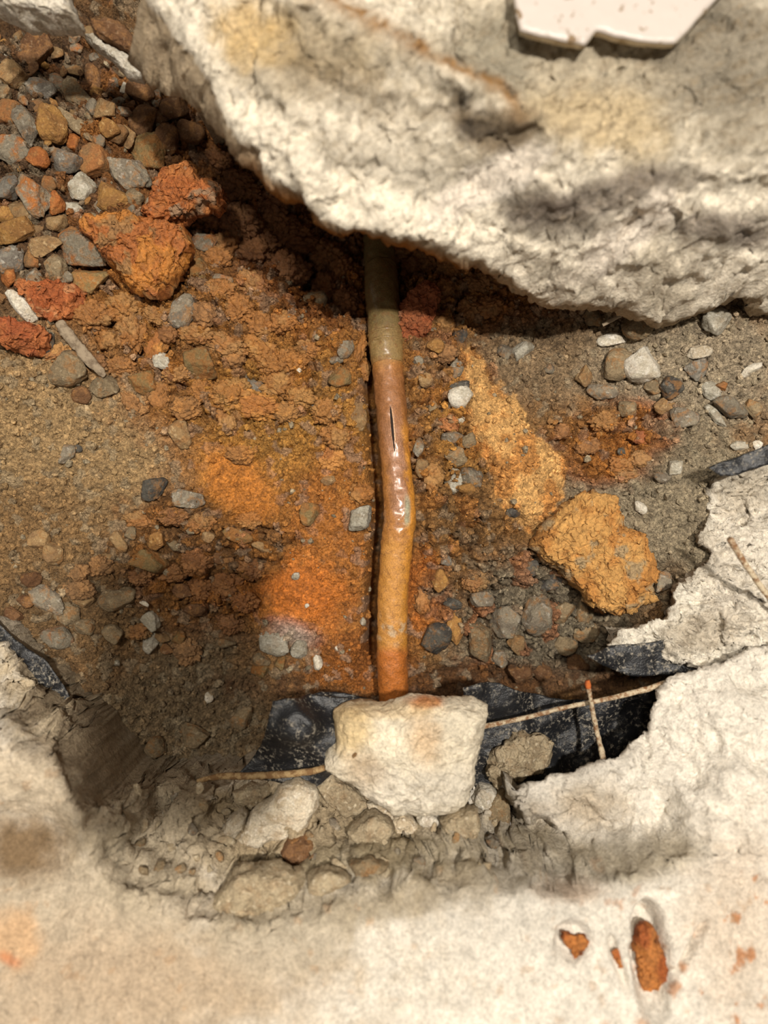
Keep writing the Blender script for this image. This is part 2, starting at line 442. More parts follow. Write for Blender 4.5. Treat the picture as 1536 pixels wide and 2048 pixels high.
paint((148,80,32), 720,1330,120,60)
m = och[:, None]; C = C*(1-m) + lin((206,158,94))*m
m = (och*sst(.0,.3, fbm(p2*70,3,41)))[:, None]*.7; C = C*(1-m) + lin((184,118,48))*m
# grains of other colours in the mix
t = (sst(.72,.86,r2)*(1-och)*(1-smear))[:, None]*.45; C = C*(1-t) + lin((160,146,120))*t
t = (sst(.80,.9,r1)*clod)[:, None]*.5; C = C*(1-t) + lin((178,100,44))*t
t = (sst(.25,.05,r1)*clod)[:, None]*.4; C = C*(1-t) + lin((122,92,58))*t
lum = (C@np.array([.3,.55,.15]))[:, None]; C = .94*C + .06*lum*np.array([1.1, 1.0, .75]); rd = np.clip(C[:,0]/(C[:,2]+.004)/5-.8, 0, 1)*(1-och); C[:,1] *= 1+.20*rd; C[:,2] *= 1-.05*rd
C *= (0.86+0.46*r3[:, None])
red = np.clip((C[:,0]/(C[:,2]+.004)-2.2)/4, 0, 1)
wet = np.clip(red*(.35+.5*sst(-.1,.4,wl)) + .8*smear, 0, 1)*(1-och)
ny, nx = GX.shape; I = np.arange(nx*ny).reshape(ny, nx)
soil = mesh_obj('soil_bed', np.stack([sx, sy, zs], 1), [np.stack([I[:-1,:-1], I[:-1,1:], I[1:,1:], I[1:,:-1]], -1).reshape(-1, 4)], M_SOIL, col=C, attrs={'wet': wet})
tag(soil, 'crumbly brown and rust-orange soil at the bottom of the broken hole', 'soil', kind='structure')
SZ = zs.reshape(GX.shape); SCOL = C.reshape(ny, nx, 3)
def soil_z(x, y):
    i = np.clip(((np.asarray(y)-gy[0])/st).astype(int), 0, ny-1); j = np.clip(((np.asarray(x)-gx[0])/st).astype(int), 0, nx-1)
    return SZ[i, j]
ZBM = zb.reshape(GX.shape)
def base_z(x, y):
    i = np.clip(((np.asarray(y)-gy[0])/st).astype(int), 0, ny-1); j = np.clip(((np.asarray(x)-gx[0])/st).astype(int), 0, nx-1)
    return ZBM[i, j]

# ---- upper slab
def ue(px): return np.interp(px, [100,300,400,600,850,980,1100,1330,1600,1750], [.124,.132,.137,.139,.124,.100,.076,.056,.054,.054])
UP = [(290,-10),(297,0),(320,22),(344,51),(368,84),(390,117),(412,150),(434,188),(452,222),(469,250),(500,286),(523,328),(559,362),(598,376),(617,404),(668,438),(734,443),(775,456),(812,465),(832,477),
      (890,494),(910,506),(950,514),(1008,541),(1047,568),(1084,596),(1123,611),(1178,613),(1248,617),(1287,629),(1327,638),(1366,636),(1397,628),(1444,608),(1483,600),(1540,616),(1720,625),
      (1720,-330),(250,-330),(270,-60)]
UP3 = [(a, b, float(ue(a)) if b > -100 else .14) for a, b in UP]
STL = np.array([(480,-60),(560,-20),(640,10),(700,40),(800,90),(900,150),(1010,215),(1080,250),(1200,300),(1400,310),(1560,260),(1800,200)])
def up_z(px, py, sd, x, y):
    ze = ue(px); yl = np.interp(px, STL[:,0], STL[:,1])
    ye = np.interp(px, [290,469,600,734,950,1123,1327,1540], [-10,250,376,443,514,611,638,616])
    t = np.clip((ye-py)/np.maximum(ye-yl, 40), 0, 1.6)
    top = np.where(px < 520, .138, .147)
    z = ze + (top-ze)*(1-(1-np.clip(t,0,1))**1.6)
    z += 0.007*np.exp(-((t-1)/.14)**2)*sst(500,620,px)*(1-sst(1050,1150,px)) - .004*sst(1.05,1.3,t)*sst(600,800,px)
    q = np.stack([px, py], 1)/1500
    # broken layers on the fracture face
    lay = vn(np.stack([(px*.35-py)/55, (px+py*.35)/300], 1), 4)
    z += .0035*lay*np.clip(t*3,0,1)*sst(1.3,.8,t)
    z += .004*fbm(q*22, 4, 3) + .0022*fbm(q*90, 4, 8)
    for (ax,ay,bx,by,wd_,dp) in ((914,10,906,100,5,.006),(906,100,928,142,5,.006),(940,146,1002,142,5,.004),(1276,146,1292,186,7,.005),(1196,182,1222,222,4,.003),(1226,492,1262,452,5,.006),(1345,440,1356,500,5,.004),(1376,412,1388,440,8,.007),
                                 (1225,290,1262,318,6,.005),(1368,300,1382,318,5,.004),(558,212,572,226,7,.006),(640,300,668,350,4,.003),(1430,40,1448,66,8,.005),(1480,70,1486,86,8,.005),(1010,170,1040,214,4,.004),(820,80,870,60,5,.004),(600,150,720,200,9,.003),(740,330,860,370,8,.003)):
        L = math.hypot(bx-ax, by-ay); u = ((px-ax)*(bx-ax)+(py-ay)*(by-ay))/L/L; d = np.abs((px-ax)*(by-ay)-(py-ay)*(bx-ax))/L
        z -= dp*np.exp(-((d+5*fbm(q*60,2,44))/wd_)**2)*sst(-.15,.1,u)*(1-sst(.9,1.15,u))
    # smooth scored grooves
    for (ax,ay,bx,by,wd_) in ((880,410,1080,300,26),(1180,530,1330,400,30),(1330,430,1420,300,24)):
        L = math.hypot(bx-ax, by-ay); u = ((px-ax)*(bx-ax)+(py-ay)*(by-ay))/L/L; d = np.abs((px-ax)*(by-ay)-(py-ay)*(bx-ax))/L
        z -= .003*np.exp(-(d/wd_)**2)*sst(-.15,.1,u)*(1-sst(.9,1.15,u))
    return z
def conc_cols(px, py, v, base, patches, seed):
    w1 = fbm(v[:, :3]*45, 4, seed); w2 = fbm(v*180, 3, seed+5)
    c = np.zeros((len(px), 3)) + lin(base); wet_ = np.zeros(len(px))
    for (col, k, soft, *a) in patches:
        m = (blob(px, py, *a, warp=.45*w1+.3*w2, soft=soft)*k)[:, None]
        c = c*(1-m) + lin(col)*m
    return c, wet_, w1, w2
def up_col(px, py, v, side, sd):
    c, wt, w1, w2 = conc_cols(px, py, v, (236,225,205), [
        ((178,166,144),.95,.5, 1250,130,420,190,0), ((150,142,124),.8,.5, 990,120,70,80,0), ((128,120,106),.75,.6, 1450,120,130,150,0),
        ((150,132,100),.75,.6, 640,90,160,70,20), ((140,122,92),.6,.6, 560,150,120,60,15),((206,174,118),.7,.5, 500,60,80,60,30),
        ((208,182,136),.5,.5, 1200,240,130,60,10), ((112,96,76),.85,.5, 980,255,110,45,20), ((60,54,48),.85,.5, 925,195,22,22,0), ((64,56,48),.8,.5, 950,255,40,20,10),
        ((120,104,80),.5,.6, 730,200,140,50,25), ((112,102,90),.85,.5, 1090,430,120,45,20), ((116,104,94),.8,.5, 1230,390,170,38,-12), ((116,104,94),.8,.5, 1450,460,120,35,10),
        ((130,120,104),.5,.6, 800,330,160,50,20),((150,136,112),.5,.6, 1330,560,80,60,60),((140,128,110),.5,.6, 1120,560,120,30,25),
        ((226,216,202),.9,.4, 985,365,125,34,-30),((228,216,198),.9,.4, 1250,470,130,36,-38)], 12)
    # fine dark grain on the fracture face
    rv = np.stack([v[:,0]*.94+v[:,1]*.34, v[:,1]*.94-v[:,0]*.34, v[:,2]], 1); g = (np.clip(sst(.0,.4, fbm(rv*np.array([90,330,200]), 5, 77, .65))*.5*sst(-.3,.3,fbm(v*16,2,79)+.2)+sst(.2,.45,fbm(rv*np.array([300,700,500]),3,78))*.3,0,.75))[:, None]; c = c*(1-g) + lin((128,112,88))*g
    for (ax,ay,bx,by,wd_) in ((870,425,1075,305,30),(1180,540,1340,395,34)):
        L = math.hypot(bx-ax, by-ay); u = ((px-ax)*(bx-ax)+(py-ay)*(by-ay))/L/L; d = np.abs((px-ax)*(by-ay)-(py-ay)*(bx-ax))/L
        m = (np.clip(1-sst(.6,1.2,d/wd_+.3*w2), 0, 1)*sst(-.1,.1,u)*(1-sst(.9,1.1,u))*.9)[:, None]; c = c*(1-m)+lin((226,214,198))*m
    # rusty seam along the ridge
    yl = np.interp(px, STL[:,0], STL[:,1]); d = np.abs(py-yl+18+18*w1)
    d = np.abs(py-yl+18+30*w1+14*w2); m = (np.exp(-(d/20)**2)*sst(560,640,px)*(1-sst(1020,1090,px))*(.55+.4*sst(-.2,.3,w2)))[:, None]; c = c*(1-m)+lin((140,100,50))*m
    # broken side: grey-brown, rust-stained where the soil lay against it
    s = np.where(sd > .003, 0, 1)*side
    m = (s*.85)[:, None]; c = c*(1-m) + lin((164,142,112))*m
    m = (s*sst(420,560,px)*(1-sst(900,1050,px))*sst(.006,.02, (ue(px)-v[:,2])))[:, None]; c = c*(1-m) + lin((150,98,44))*m
    return c, wt
def up_in(dep):
    def f(px, py):
        slope = np.interp(px, [290,340,400,470,540,620], [-.55,-.5,-.35,-.2,.0,.1])
        lip = np.interp(px, [290,400,500,620,900,1100], [.040,.028,.022,.020,.018,.014])
        return np.where((py < -30) | (px > 1640), 0, slope*np.minimum(dep, lip) + .95*np.maximum(dep-lip, 0))
    return f
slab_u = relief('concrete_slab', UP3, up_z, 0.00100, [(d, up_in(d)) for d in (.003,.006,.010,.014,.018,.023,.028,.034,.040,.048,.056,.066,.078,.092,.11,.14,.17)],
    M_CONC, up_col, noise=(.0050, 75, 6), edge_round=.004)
tag(slab_u, 'thick pale broken concrete slab overhanging the soil at the upper right', 'concrete slab', kind='structure')

# ---- lower slab with its debris ledge and right-hand block
LP = [(-140,1180,.045),(-20,1262,.048),(40,1335,.048),(90,1380,.048),(140,1410,.048),(190,1455,.046),(225,1500,.044),(258,1545,.04),(330,1568,.04),(400,1558,.04),(500,1556,.04),(640,1545,.04),(760,1540,.035),(940,1545,.035),(985,1570,.035),
      (1000,1610,.03),(1012,1640,.04),(1016,1600,.072),(1024,1580,.076),(1080,1560,.076),(1150,1535,.076),(1210,1513,.074),(1260,1490,.074),(1292,1462,.07),(1302,1425,.07),(1318,1385,.07),(1335,1352,.07),(1390,1342,.07),(1450,1318,.07),(1540,1290,.07),(1800,1200,.07),
      (1800,2500,.105),(-300,2500,.105),(-300,1180,.05)]
ZLO = [(0,1290,.047),(60,1390,.052),(150,1440,.052),(240,1535,.042),(20,1440,.070),(120,1500,.070),(200,1560,.066),(330,1590,.048),(250,1650,.080),(330,1680,.076),(420,1760,.088),(300,1750,.092),(500,1600,.050),(700,1600,.048),(820,1650,.054),(960,1600,.042),(900,1700,.070),(600,1720,.074),(480,1680,.068),(700,1740,.084),(1000,1690,.030),(1000,1640,.024)]
ZBK = [(1040,1620,.078),(1100,1580,.080),(1250,1550,.084),(1300,1480,.076),(1350,1370,.071),(1500,1320,.071),(1500,1450,.088),(1380,1480,.080),(1300,1620,.082),(1150,1660,.076),(1480,1600,.104),(1100,1700,.064),(1250,1700,.070),(1330,1690,.080),(1430,1690,.110),(1500,1700,.112)]
MAINP = [(-300,1470),(0,1478),(60,1500),(120,1545),(165,1610),(195,1690),(230,1760),(330,1800),(430,1835),(500,1838),(560,1815),(640,1790),(760,1768),(900,1752),(1040,1748),(1150,1758),(1260,1752),(1330,1735),(1420,1700),(1800,1640),(1800,2600),(-300,2600)]
BLKP = [(1058,1722),(1050,1680),(1062,1640),(1034,1600),(1022,1560),(1080,1540),(1210,1490),(1270,1450),(1300,1330),(1900,1100),(1900,1760),(1400,1760),(1300,1700),(1200,1740),(1120,1735)]
MAINW = [tuple(P(a, b, .109)[:2]) for a, b in MAINP]; BLKW = [tuple(P(a, b, .080)[:2]) for a, b in BLKP]
TRW = [tuple(P(a, b, .078)[:2]) for a, b in ((1080,1652),(1150,1672),(1260,1698),(1330,1668),(1400,1662),(1450,1690),(1440,1790),(1250,1810),(1100,1800),(1040,1790),(1036,1700))]
def lo_z(px, py, sd, x, y):
    rise = .30*np.maximum(-y-.182, 0); hx, hy = to_px(x, y, .112+rise)                 # plan position of marks on the slab top
    q = np.stack([x, y], 1)
    wv = .007*fbm(q*70, 2, 14)
    a = kernw(x, y, ZLO, 80); b = kernw(x, y, ZBK, 90)
    kb = sst(-.004, .004, poly_sd(x, y, BLKW)+wv*.6); z = a*(1-kb)+b*kb
    z += (.0060*fbm(q*110, 4, 15) + .0026*fbm(q*380, 3, 18))*(1-.45*kb)
    hi = .112 + rise + .004*fbm(q*27, 3, 22) + .0014*fbm(q*210, 4, 25) - .005*blob(hx,hy,100,1640,140,100,0,soft=.8)
    km = sst(-.011, .005, poly_sd(x, y, MAINW)+wv); z = z*(1-km) + hi*km
    z -= .020*sst(-.004, .005, poly_sd(x, y, TRW)+.5*wv)*(1-km)
    gx_, gy_ = to_px(x, y, .05); z -= .045*blob(gx_,gy_,996,1676,20,50,8,soft=.5)*(1-km)*(1-kb)
    # gaps knocked in the top
    z -= .016*blob(hx,hy,1303,1925,36,104,-4,soft=.3) + .006*blob(hx,hy,1147,1885,36,40,0,soft=.4) + .005*blob(hx,hy,1237,1925,10,50,-18,soft=.5)
    z -= .008*blob(hx,hy,60,1690,75,65,0,soft=.7)
    for (ax,ay,bx,by,wd_,dp) in ((1340,1975,1412,1850,7,.006),(1345,1500,1352,1570,6,.005)):
        L = math.hypot(bx-ax, by-ay); u = ((hx-ax)*(bx-ax)+(hy-ay)*(by-ay))/L/L; d = np.abs((hx-ax)*(by-ay)-(hy-ay)*(bx-ax))/L
        z -= dp*np.exp(-(d/wd_)**2)*sst(-.15,.1,u)*(1-sst(.9,1.15,u))
    n = sst(.42,.62, fbm(q*180, 3, 33))*sst(1250,1450,hx); z -= .0014*n*km
    return z
def slab_z(px, py):
    """height of the foreground slab where (px, py) meets it"""
    zz = np.linspace(.12, .0, 241); k = (H-zz)/F; x = (px-768)*k; y = (1024-py)*k
    s_ = lo_z(None, None, None, x, y); i = np.argmax(s_ >= zz); return float(zz[i])
def lo_col(px, py, v, side, sd):
    c, wt, w1, w2 = conc_cols(px, py, v, (230,222,208), [
        ((172,160,140),.75,.5, 780,1795,280,42,-8), ((182,170,150),.6,.5, 620,1880,100,80,0), ((160,150,132),.7,.45, 1230,1718,190,40,-6), ((164,152,134),.6,.5, 1060,1660,40,70,0),  # grey wedge by the right block: shade of the step face painted in
        ((192,176,152),.92,.6, 120,1860,560,420,0), ((186,162,134),.6,.6, 330,1960,300,90,0), ((198,176,150),.6,.6, 120,1980,240,160,0),  # broad lower-left tone: dirt, with the dimness of the phone shadow painted in
        ((190,172,142),.9,.35, 170,1430,210,130,42), ((166,147,116),.9,.4, 560,1640,380,120,0), ((162,148,120),.7,.5, 700,1720,300,40,-8), ((104,84,54),.7,.5, 380,1610,100,50,20),
        ((118,92,60),.85,.6, 50,1690,90,75,0), ((186,172,148),.8,.5, 300,1690,130,130,40), ((202,186,162),.9,.5, 90,1560,110,70,20), ((150,136,110),.5,.5, 640,1830,220,40,-10),
        ((192,180,160),.6,.4, 560,1870,120,90,0), ((176,150,110),.5,.6, 1170,1610,80,40,0), ((196,172,146),.5,.6, 1480,1850,110,200,0),
        ((150,112,76),.55,.5, 1140,1780,60,25,0),((222,176,128),.6,.5, 30,1880,50,60,0),((196,110,60),.6,.5, 20,1920,25,14,20)], 52)
    # dusty grey on the broken steps, with their shade painted in
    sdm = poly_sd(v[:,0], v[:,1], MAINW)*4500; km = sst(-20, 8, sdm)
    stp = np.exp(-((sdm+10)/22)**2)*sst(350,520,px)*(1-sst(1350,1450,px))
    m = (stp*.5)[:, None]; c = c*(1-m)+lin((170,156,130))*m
    # rust flecks in the pits
    f = sst(.34,.5, fbm(v*150, 3, 91))*sst(.05,.3, fbm(v*28, 2, 93)+.25)*km*sst(1000,1450,px)
    m = (f*.8)[:, None]; c = c*(1-m)+lin((186,120,66))*m
    f = sst(.45,.6, fbm(v*150, 3, 95))*km*.35; m = f[:, None]; c = c*(1-m)+lin((180,140,100))*m
    m = (side*.75)[:, None]; c = c*(1-m)+lin((150,134,110))*m
    return c, wt
def lo_mul(v):
    d = poly_sd(v[:,0], v[:,1], MAINW); b = poly_sd(v[:,0], v[:,1], BLKW)
    return np.where(d > 0, .28+.72*np.exp(-(d/.006)**2), np.where(b > .006, .6, 1.0))
def lo_in(dep):
    return lambda px, py: np.where((py > 2200) | (px < -200) | (px > 1700), 0, np.where(px > 1000, .95, .05)*dep)
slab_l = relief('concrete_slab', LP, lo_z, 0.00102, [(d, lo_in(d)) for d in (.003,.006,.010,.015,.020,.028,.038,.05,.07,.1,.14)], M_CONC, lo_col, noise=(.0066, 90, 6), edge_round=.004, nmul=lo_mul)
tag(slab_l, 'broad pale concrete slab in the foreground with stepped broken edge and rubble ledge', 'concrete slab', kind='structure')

# ---- crust of mortar lying on the plastic at the right
RP = [(1218,1298),(1234,1276),(1240,1262),(1290,1252),(1336,1240),(1350,1205),(1352,1180),(1385,1150),(1412,1128),(1428,1105),(1400,1085),(1415,1050),(1432,1030),(1428,985),(1436,955),(1470,948),(1500,925),(1545,890),(1660,830),(1660,1420),(1450,1345),(1400,1335),(1330,1318),(1270,1305)]
def rl_z(px, py, sd, x, y):
    q = np.stack([px, py], 1)/1500
    return kern(px, py, [(1230,1285,.044),(1350,1230,.044),(1420,1120,.042),(1440,1000,.040),(1536,900,.044),(1536,1100,.052),(1500,1250,.060),(1400,1300,.054)], 90) + .005*fbm(q*30,4,81)+.005*fbm(q*170,4,84)
def rl_col(px, py, v, side, sd):
    c, wt, w1, w2 = conc_cols(px, py, v, (232,224,208), [((150,136,112),.6,.5, 1400,1100,60,60,0), ((168,152,128),.6,.5, 1420,1260,120,40,-20), ((226,216,200),.7,.5, 1490,1130,90,130,0),((176,162,140),.6,.5,1480,960,60,60,0)], 62)
    g = (sst(.05,.45, fbm(v*300, 4, 97))*.42)[:, None]; c = c*(1-g)+lin((124,110,90))*g
    m = (side*.6)[:, None]; c = c*(1-m)+lin((140,122,96))*m
    return c, wt
crust = relief('mortar_crust', [(a,b,.045) for a,b in RP], rl_z, 0.00095, [(d, .3*d) for d in (.002,.005,.009,.014,.020,.028)], M_CONC, rl_col, noise=(.0036, 130, 6), edge_round=.002)
tag(crust, 'pale crumbling mortar crust on the right rim of the hole beneath crossing wires', 'mortar crust', kind='structure')

# ================================================================== BUILDERS FOR LOOSE THINGS
def ico(level):
    t = (1+5**.5)/2
    v = [(-1,t,0),(1,t,0),(-1,-t,0),(1,-t,0),(0,-1,t),(0,1,t),(0,-1,-t),(0,1,-t),(t,0,-1),(t,0,1),(-t,0,-1),(-t,0,1)]
    f = [(0,11,5),(0,5,1),(0,1,7),(0,7,10),(0,10,11),(1,5,9),(5,11,4),(11,10,2),(10,7,6),(7,1,8),(3,9,4),(3,4,2),(3,2,6),(3,6,8),(3,8,9),(4,9,5),(2,4,11),(6,2,10),(8,6,7),(9,8,1)]
    v = [np.array(a)/np.linalg.norm(a) for a in v]
    for _ in range(level):
        mid = {}; nf = []
        def mp(a, b):
            k = (min(a,b), max(a,b))
            if k not in mid:
                q = v[a]+v[b]; v.append(q/np.linalg.norm(q)); mid[k] = len(v)-1
            return mid[k]
        for a, b, c in f:
            ab, bc, ca = mp(a,b), mp(b,c), mp(c,a); nf += [(a,ab,ca),(b,bc,ab),(c,ca,bc),(ab,bc,ca)]
        f = nf
    return np.array(v), np.array(f)
ICO = {k: ico(k) for k in (0, 2, 3, 4, 5)}
def rock_shape(rng, level, planes=11, sharp=22, rough=.10):
    d, f = ICO[level]
    n = rng.normal(size=(planes, 3)); n /= np.linalg.norm(n, axis=1)[:, None]
    n = np.vstack([n, [[0,0,1],[0,0,-1]]]); h = np.r_[rng.uniform(.62, 1.0, planes), .8, .8]
    k = np.maximum(d@n.T, 1e-3)/h
    r = 1/ (np.sum(k**sharp, 1)**(1/sharp))
    r = np.minimum(r, 1.25)
    v = d*r[:, None]
    s = rng.uniform(0, 50)
    v = v*(1 + rough*fbm(v*2.2+s, 4, 3) + rough*.6*fbm(v*6+s, 4, 8))[:, None]
    v /= np.maximum(np.abs(v[:, :2]).max(), .6)
    return v, f
def clod_shape(rng, level, amp=.24):
    d, f = ICO[level]; s = rng.uniform(0, 50)
    r = 1 + .42*fbm(d*1.7+s, 3, 2)
    f1, f2 = worley3(d*2.6+s, 4); r += amp*(1-np.clip(f1/.8,0,1)**2) - amp*.8*(1-sst(0,.16,f2-f1))
    f1, f2 = worley3(d*6.0+s, 9); r += amp*.45*(1-np.clip(f1/.8,0,1)**2) - amp*.3*(1-sst(0,.16,f2-f1))
    r += .10*fbm(d*14+s, 3, 6)
    v = d*r[:, None]; v /= np.abs(v[:, :2]).max()
    return v, f
RNG = np.random.default_rng(7)
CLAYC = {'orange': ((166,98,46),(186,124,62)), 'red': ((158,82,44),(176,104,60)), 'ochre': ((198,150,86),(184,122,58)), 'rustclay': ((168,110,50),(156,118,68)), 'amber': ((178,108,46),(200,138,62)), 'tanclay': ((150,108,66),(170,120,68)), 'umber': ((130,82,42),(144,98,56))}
def stone(name, px, py, L, W, ang, kind, lift=.30, flat=.62, zg=None, level=None):
    """one stone whose length L and width W are in frame pixels, half sunk in what it lies on"""
    q = P(px, py, 0); z = float(base_z(q[0], q[1])) if zg is None else zg
    for _ in range(2):
        q = P(px, py, z); 
        if zg is None:
            t_ = np.linspace(0, 6.28, 9)[:8]; rr_ = .3*min(L, W)*(H-z)/F
            z = float(np.mean(np.r_[soil_z(q[0]+rr_*np.cos(t_), q[1]+rr_*np.sin(t_)), soil_z(q[0], q[1])]))
    k = (H-z)/F; a, b = L*k/2, W*k/2; c = min(a, b)*flat/.62*.72 + .1*max(a,b)*(flat/.62)*.3
    q = P(px, py, z + c*lift)
    clay = kind in CLAYC and name == 'clay_clod'
    lv = level if level is not None else ((4 if L > 64 else 3) if clay else 4 if L > 85 else 3 if L > 24 else 2)
    if clay:
        v, f = clod_shape(RNG, lv)
    else:
        v, f = rock_shape(RNG, lv, int(RNG.integers(8, 14)))
    v = v*np.array([a, b, c*1.15])
    tl = RNG.uniform(-.22, .22, 2); t = -math.radians(ang)
    R = np.array([[math.cos(t),-math.sin(t),0],[math.sin(t),math.cos(t),0],[0,0,1]])
    Rx = np.array([[1,0,0],[0,math.cos(tl[0]),-math.sin(tl[0])],[0,math.sin(tl[0]),math.cos(tl[0])]])
    v = v@Rx.T@R.T + q
    if clay:
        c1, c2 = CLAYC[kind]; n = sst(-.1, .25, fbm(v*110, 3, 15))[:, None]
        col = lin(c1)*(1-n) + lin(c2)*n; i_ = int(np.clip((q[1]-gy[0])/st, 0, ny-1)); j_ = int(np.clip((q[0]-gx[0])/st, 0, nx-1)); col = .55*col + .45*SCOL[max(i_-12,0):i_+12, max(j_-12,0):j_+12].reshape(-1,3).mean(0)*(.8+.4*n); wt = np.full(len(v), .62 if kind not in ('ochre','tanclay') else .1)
        return mesh_obj(name, v, [f], M_CLAY, col=col, attrs={'wet': wt}, loc=q)
    return mesh_obj(name, v, [f], ROCK[kind], loc=q)
def chunk(name, outline, z_top, thick, mat, kind=None, N=150, R=34, rough=(.0022, 110), dome=.5, col=None, wet=0, plane=(0,0), fr2=1.0):
    """solid with a given outline: domed broken top, rounded rim, flat underside"""
    o = np.array([P(a, b, z_top-thick*.35)[:2] for a, b in smooth_closed(outline, N, 1)])
    c = o.mean(0); vs_, n = [], 0
    rr = np.r_[np.linspace(.02, .86, R-8), np.linspace(.885, 1, 8)]
    for r in rr:
        e = max(0, (r-.8)/.2); z = z_top - thick*(.22*dome*r*r + .34*(1-math.sqrt(max(0, 1-e*e))))
        p = c + (o-c)*r; vs_.append(np.c_[p, np.full(N, z)])
    for r, zz in ((.985,.62),(.94,.8),(.84,.92),(.6,1.0),(.02,1.0)):
        p = c + (o-c)*r; vs_.append(np.c_[p, np.full(N, z_top-thick*zz)])
    v = np.vstack(vs_); v[:,2] += plane[0]*(v[:,0]-c[0]) + plane[1]*(v[:,1]-c[1])
    K = len(vs_); a = np.arange(N); b = (a+1) % N
    Q = np.vstack([np.stack([k*N+a, (k+1)*N+a, (k+1)*N+b, k*N+b], 1) for k in range(K-1)])
    cap1 = a[None, :]; cap2 = ((K-1)*N + a[::-1])[None, :]
    amp, fr = rough
    v = v + amp*np.stack([fbm(v*fr+9*k, 4, 101+k) for k in range(3)], 1) + amp*.35*fr2*np.stack([fbm(v*fr*5+9*k, 3, 141+k) for k in range(3)], 1)
    loc = np.array([c[0], c[1], z_top-thick*.5])
    if col is not None:
        px, py = to_px(v[:,0], v[:,1], v[:,2]); cc, ww = col(px, py, v)
        return mesh_obj(name, v, [Q, cap1, cap2], mat, col=cc, attrs={'wet': ww}, loc=loc)
    return mesh_obj(name, v, [Q, cap1, cap2], mat, loc=loc)
def tube(name, pts, rad, mat, parent=None, N=12, sub=8, rough=.0002, ell=(1,1), col=None, loc=None, seed=0, capz=True, fr=400):
    """tube along world points with a radius at each"""
    p = np.asarray(pts, float); rad = np.broadcast_to(np.asarray(rad, float), (len(p),))
    u = np.arange(len(p)); uu = np.linspace(0, len(p)-1, (len(p)-1)*sub+1)
    def cr(a):
        i = np.clip(np.floor(uu).astype(int), 0, len(p)-2); t = (uu-i)
        g = lambda j: a[np.clip(j, 0, len(p)-1)]
        a0, a1, a2, a3 = g(i-1), g(i), g(i+1), g(i+2)
        if a.ndim == 2: t = t[:, None]
        return .5*(2*a1 + (a2-a0)*t + (2*a0-5*a1+4*a2-a3)*t*t + (3*a1-a0-3*a2+a3)*t**3)
    c = cr(p); r = cr(rad); T = np.gradient(c, axis=0); T /= np.linalg.norm(T, axis=1)[:, None]
    up = np.array([0,0,1.0]) if abs(T[0,2]) < .9 else np.array([0,1.0,0])
    s = np.cross(T, up); s /= np.linalg.norm(s, axis=1)[:, None]; b = np.cross(s, T)
    th = np.linspace(0, 2*np.pi, N, endpoint=False)
    v = (c[:, None, :] + r[:, None, None]*(np.cos(th)[None, :, None]*s[:, None, :]*ell[0] + np.sin(th)[None, :, None]*b[:, None, :]*ell[1])).reshape(-1, 3)
    v = v + rough*np.stack([fbm(v*fr+5*k, 3, 200+k+seed) for k in range(3)], 1)
    M = len(c); a = np.arange(N); bb = (a+1) % N
    Q = np.vstack([np.stack([k*N+a, k*N+bb, (k+1)*N+bb, (k+1)*N+a], 1) for k in range(M-1)])
    caps = [a[::-1][None, :], ((M-1)*N+a)[None, :]]
    kw = {}
    if col is not None:
        cc, ww = col(v); kw = dict(col=cc, attrs={'wet': ww})
    return mesh_obj(name, v, [Q]+caps, mat, parent, loc=loc, **kw)

# ================================================================== COPPER PIPE
W = np.array([P(*q) for q in PIPE]); ploc = P(795, 1000, .018)
def pipe_mat():
    m, nt, b = new_mat('stained copper'); p = pos(nt)
    n1 = nz(nt, 900, 5, 0.7, p); n2 = nz(nt, 160, 4, 0.6, p)
    c = mix(nt, 1.0, attr(nt, 'tint'), ramp(nt, n1, [(0.3, 0.6), (0.7, 1.28)]), 'MULTIPLY')
    c = mix(nt, ramp(nt, nz(nt, 260, 5, .7, p), [(0.52, 0.0), (0.64, .55)]), c, lin((120,78,40)))
    nt.links.new(c, b.inputs['Base Color']); w = attr(nt, 'wet', 'Fac')
    for sock, lo, hi in (('Roughness', .62, .20), ('Metallic', 0.0, .30)):
        mr = nt.nodes.new('ShaderNodeMapRange'); nt.links.new(w, mr.inputs[0]); mr.inputs[3].default_value = lo; mr.inputs[4].default_value = hi
        nt.links.new(mr.outputs[0], b.inputs[sock])
    b.inputs['Coat Weight'].default_value = .85; b.inputs['Coat Roughness'].default_value = .24
    nb = bump(nt, b, n2, .0010, .6); bump(nt, b, n1, .0005, .9, nb)
    return m
M_PIPE = pipe_mat()
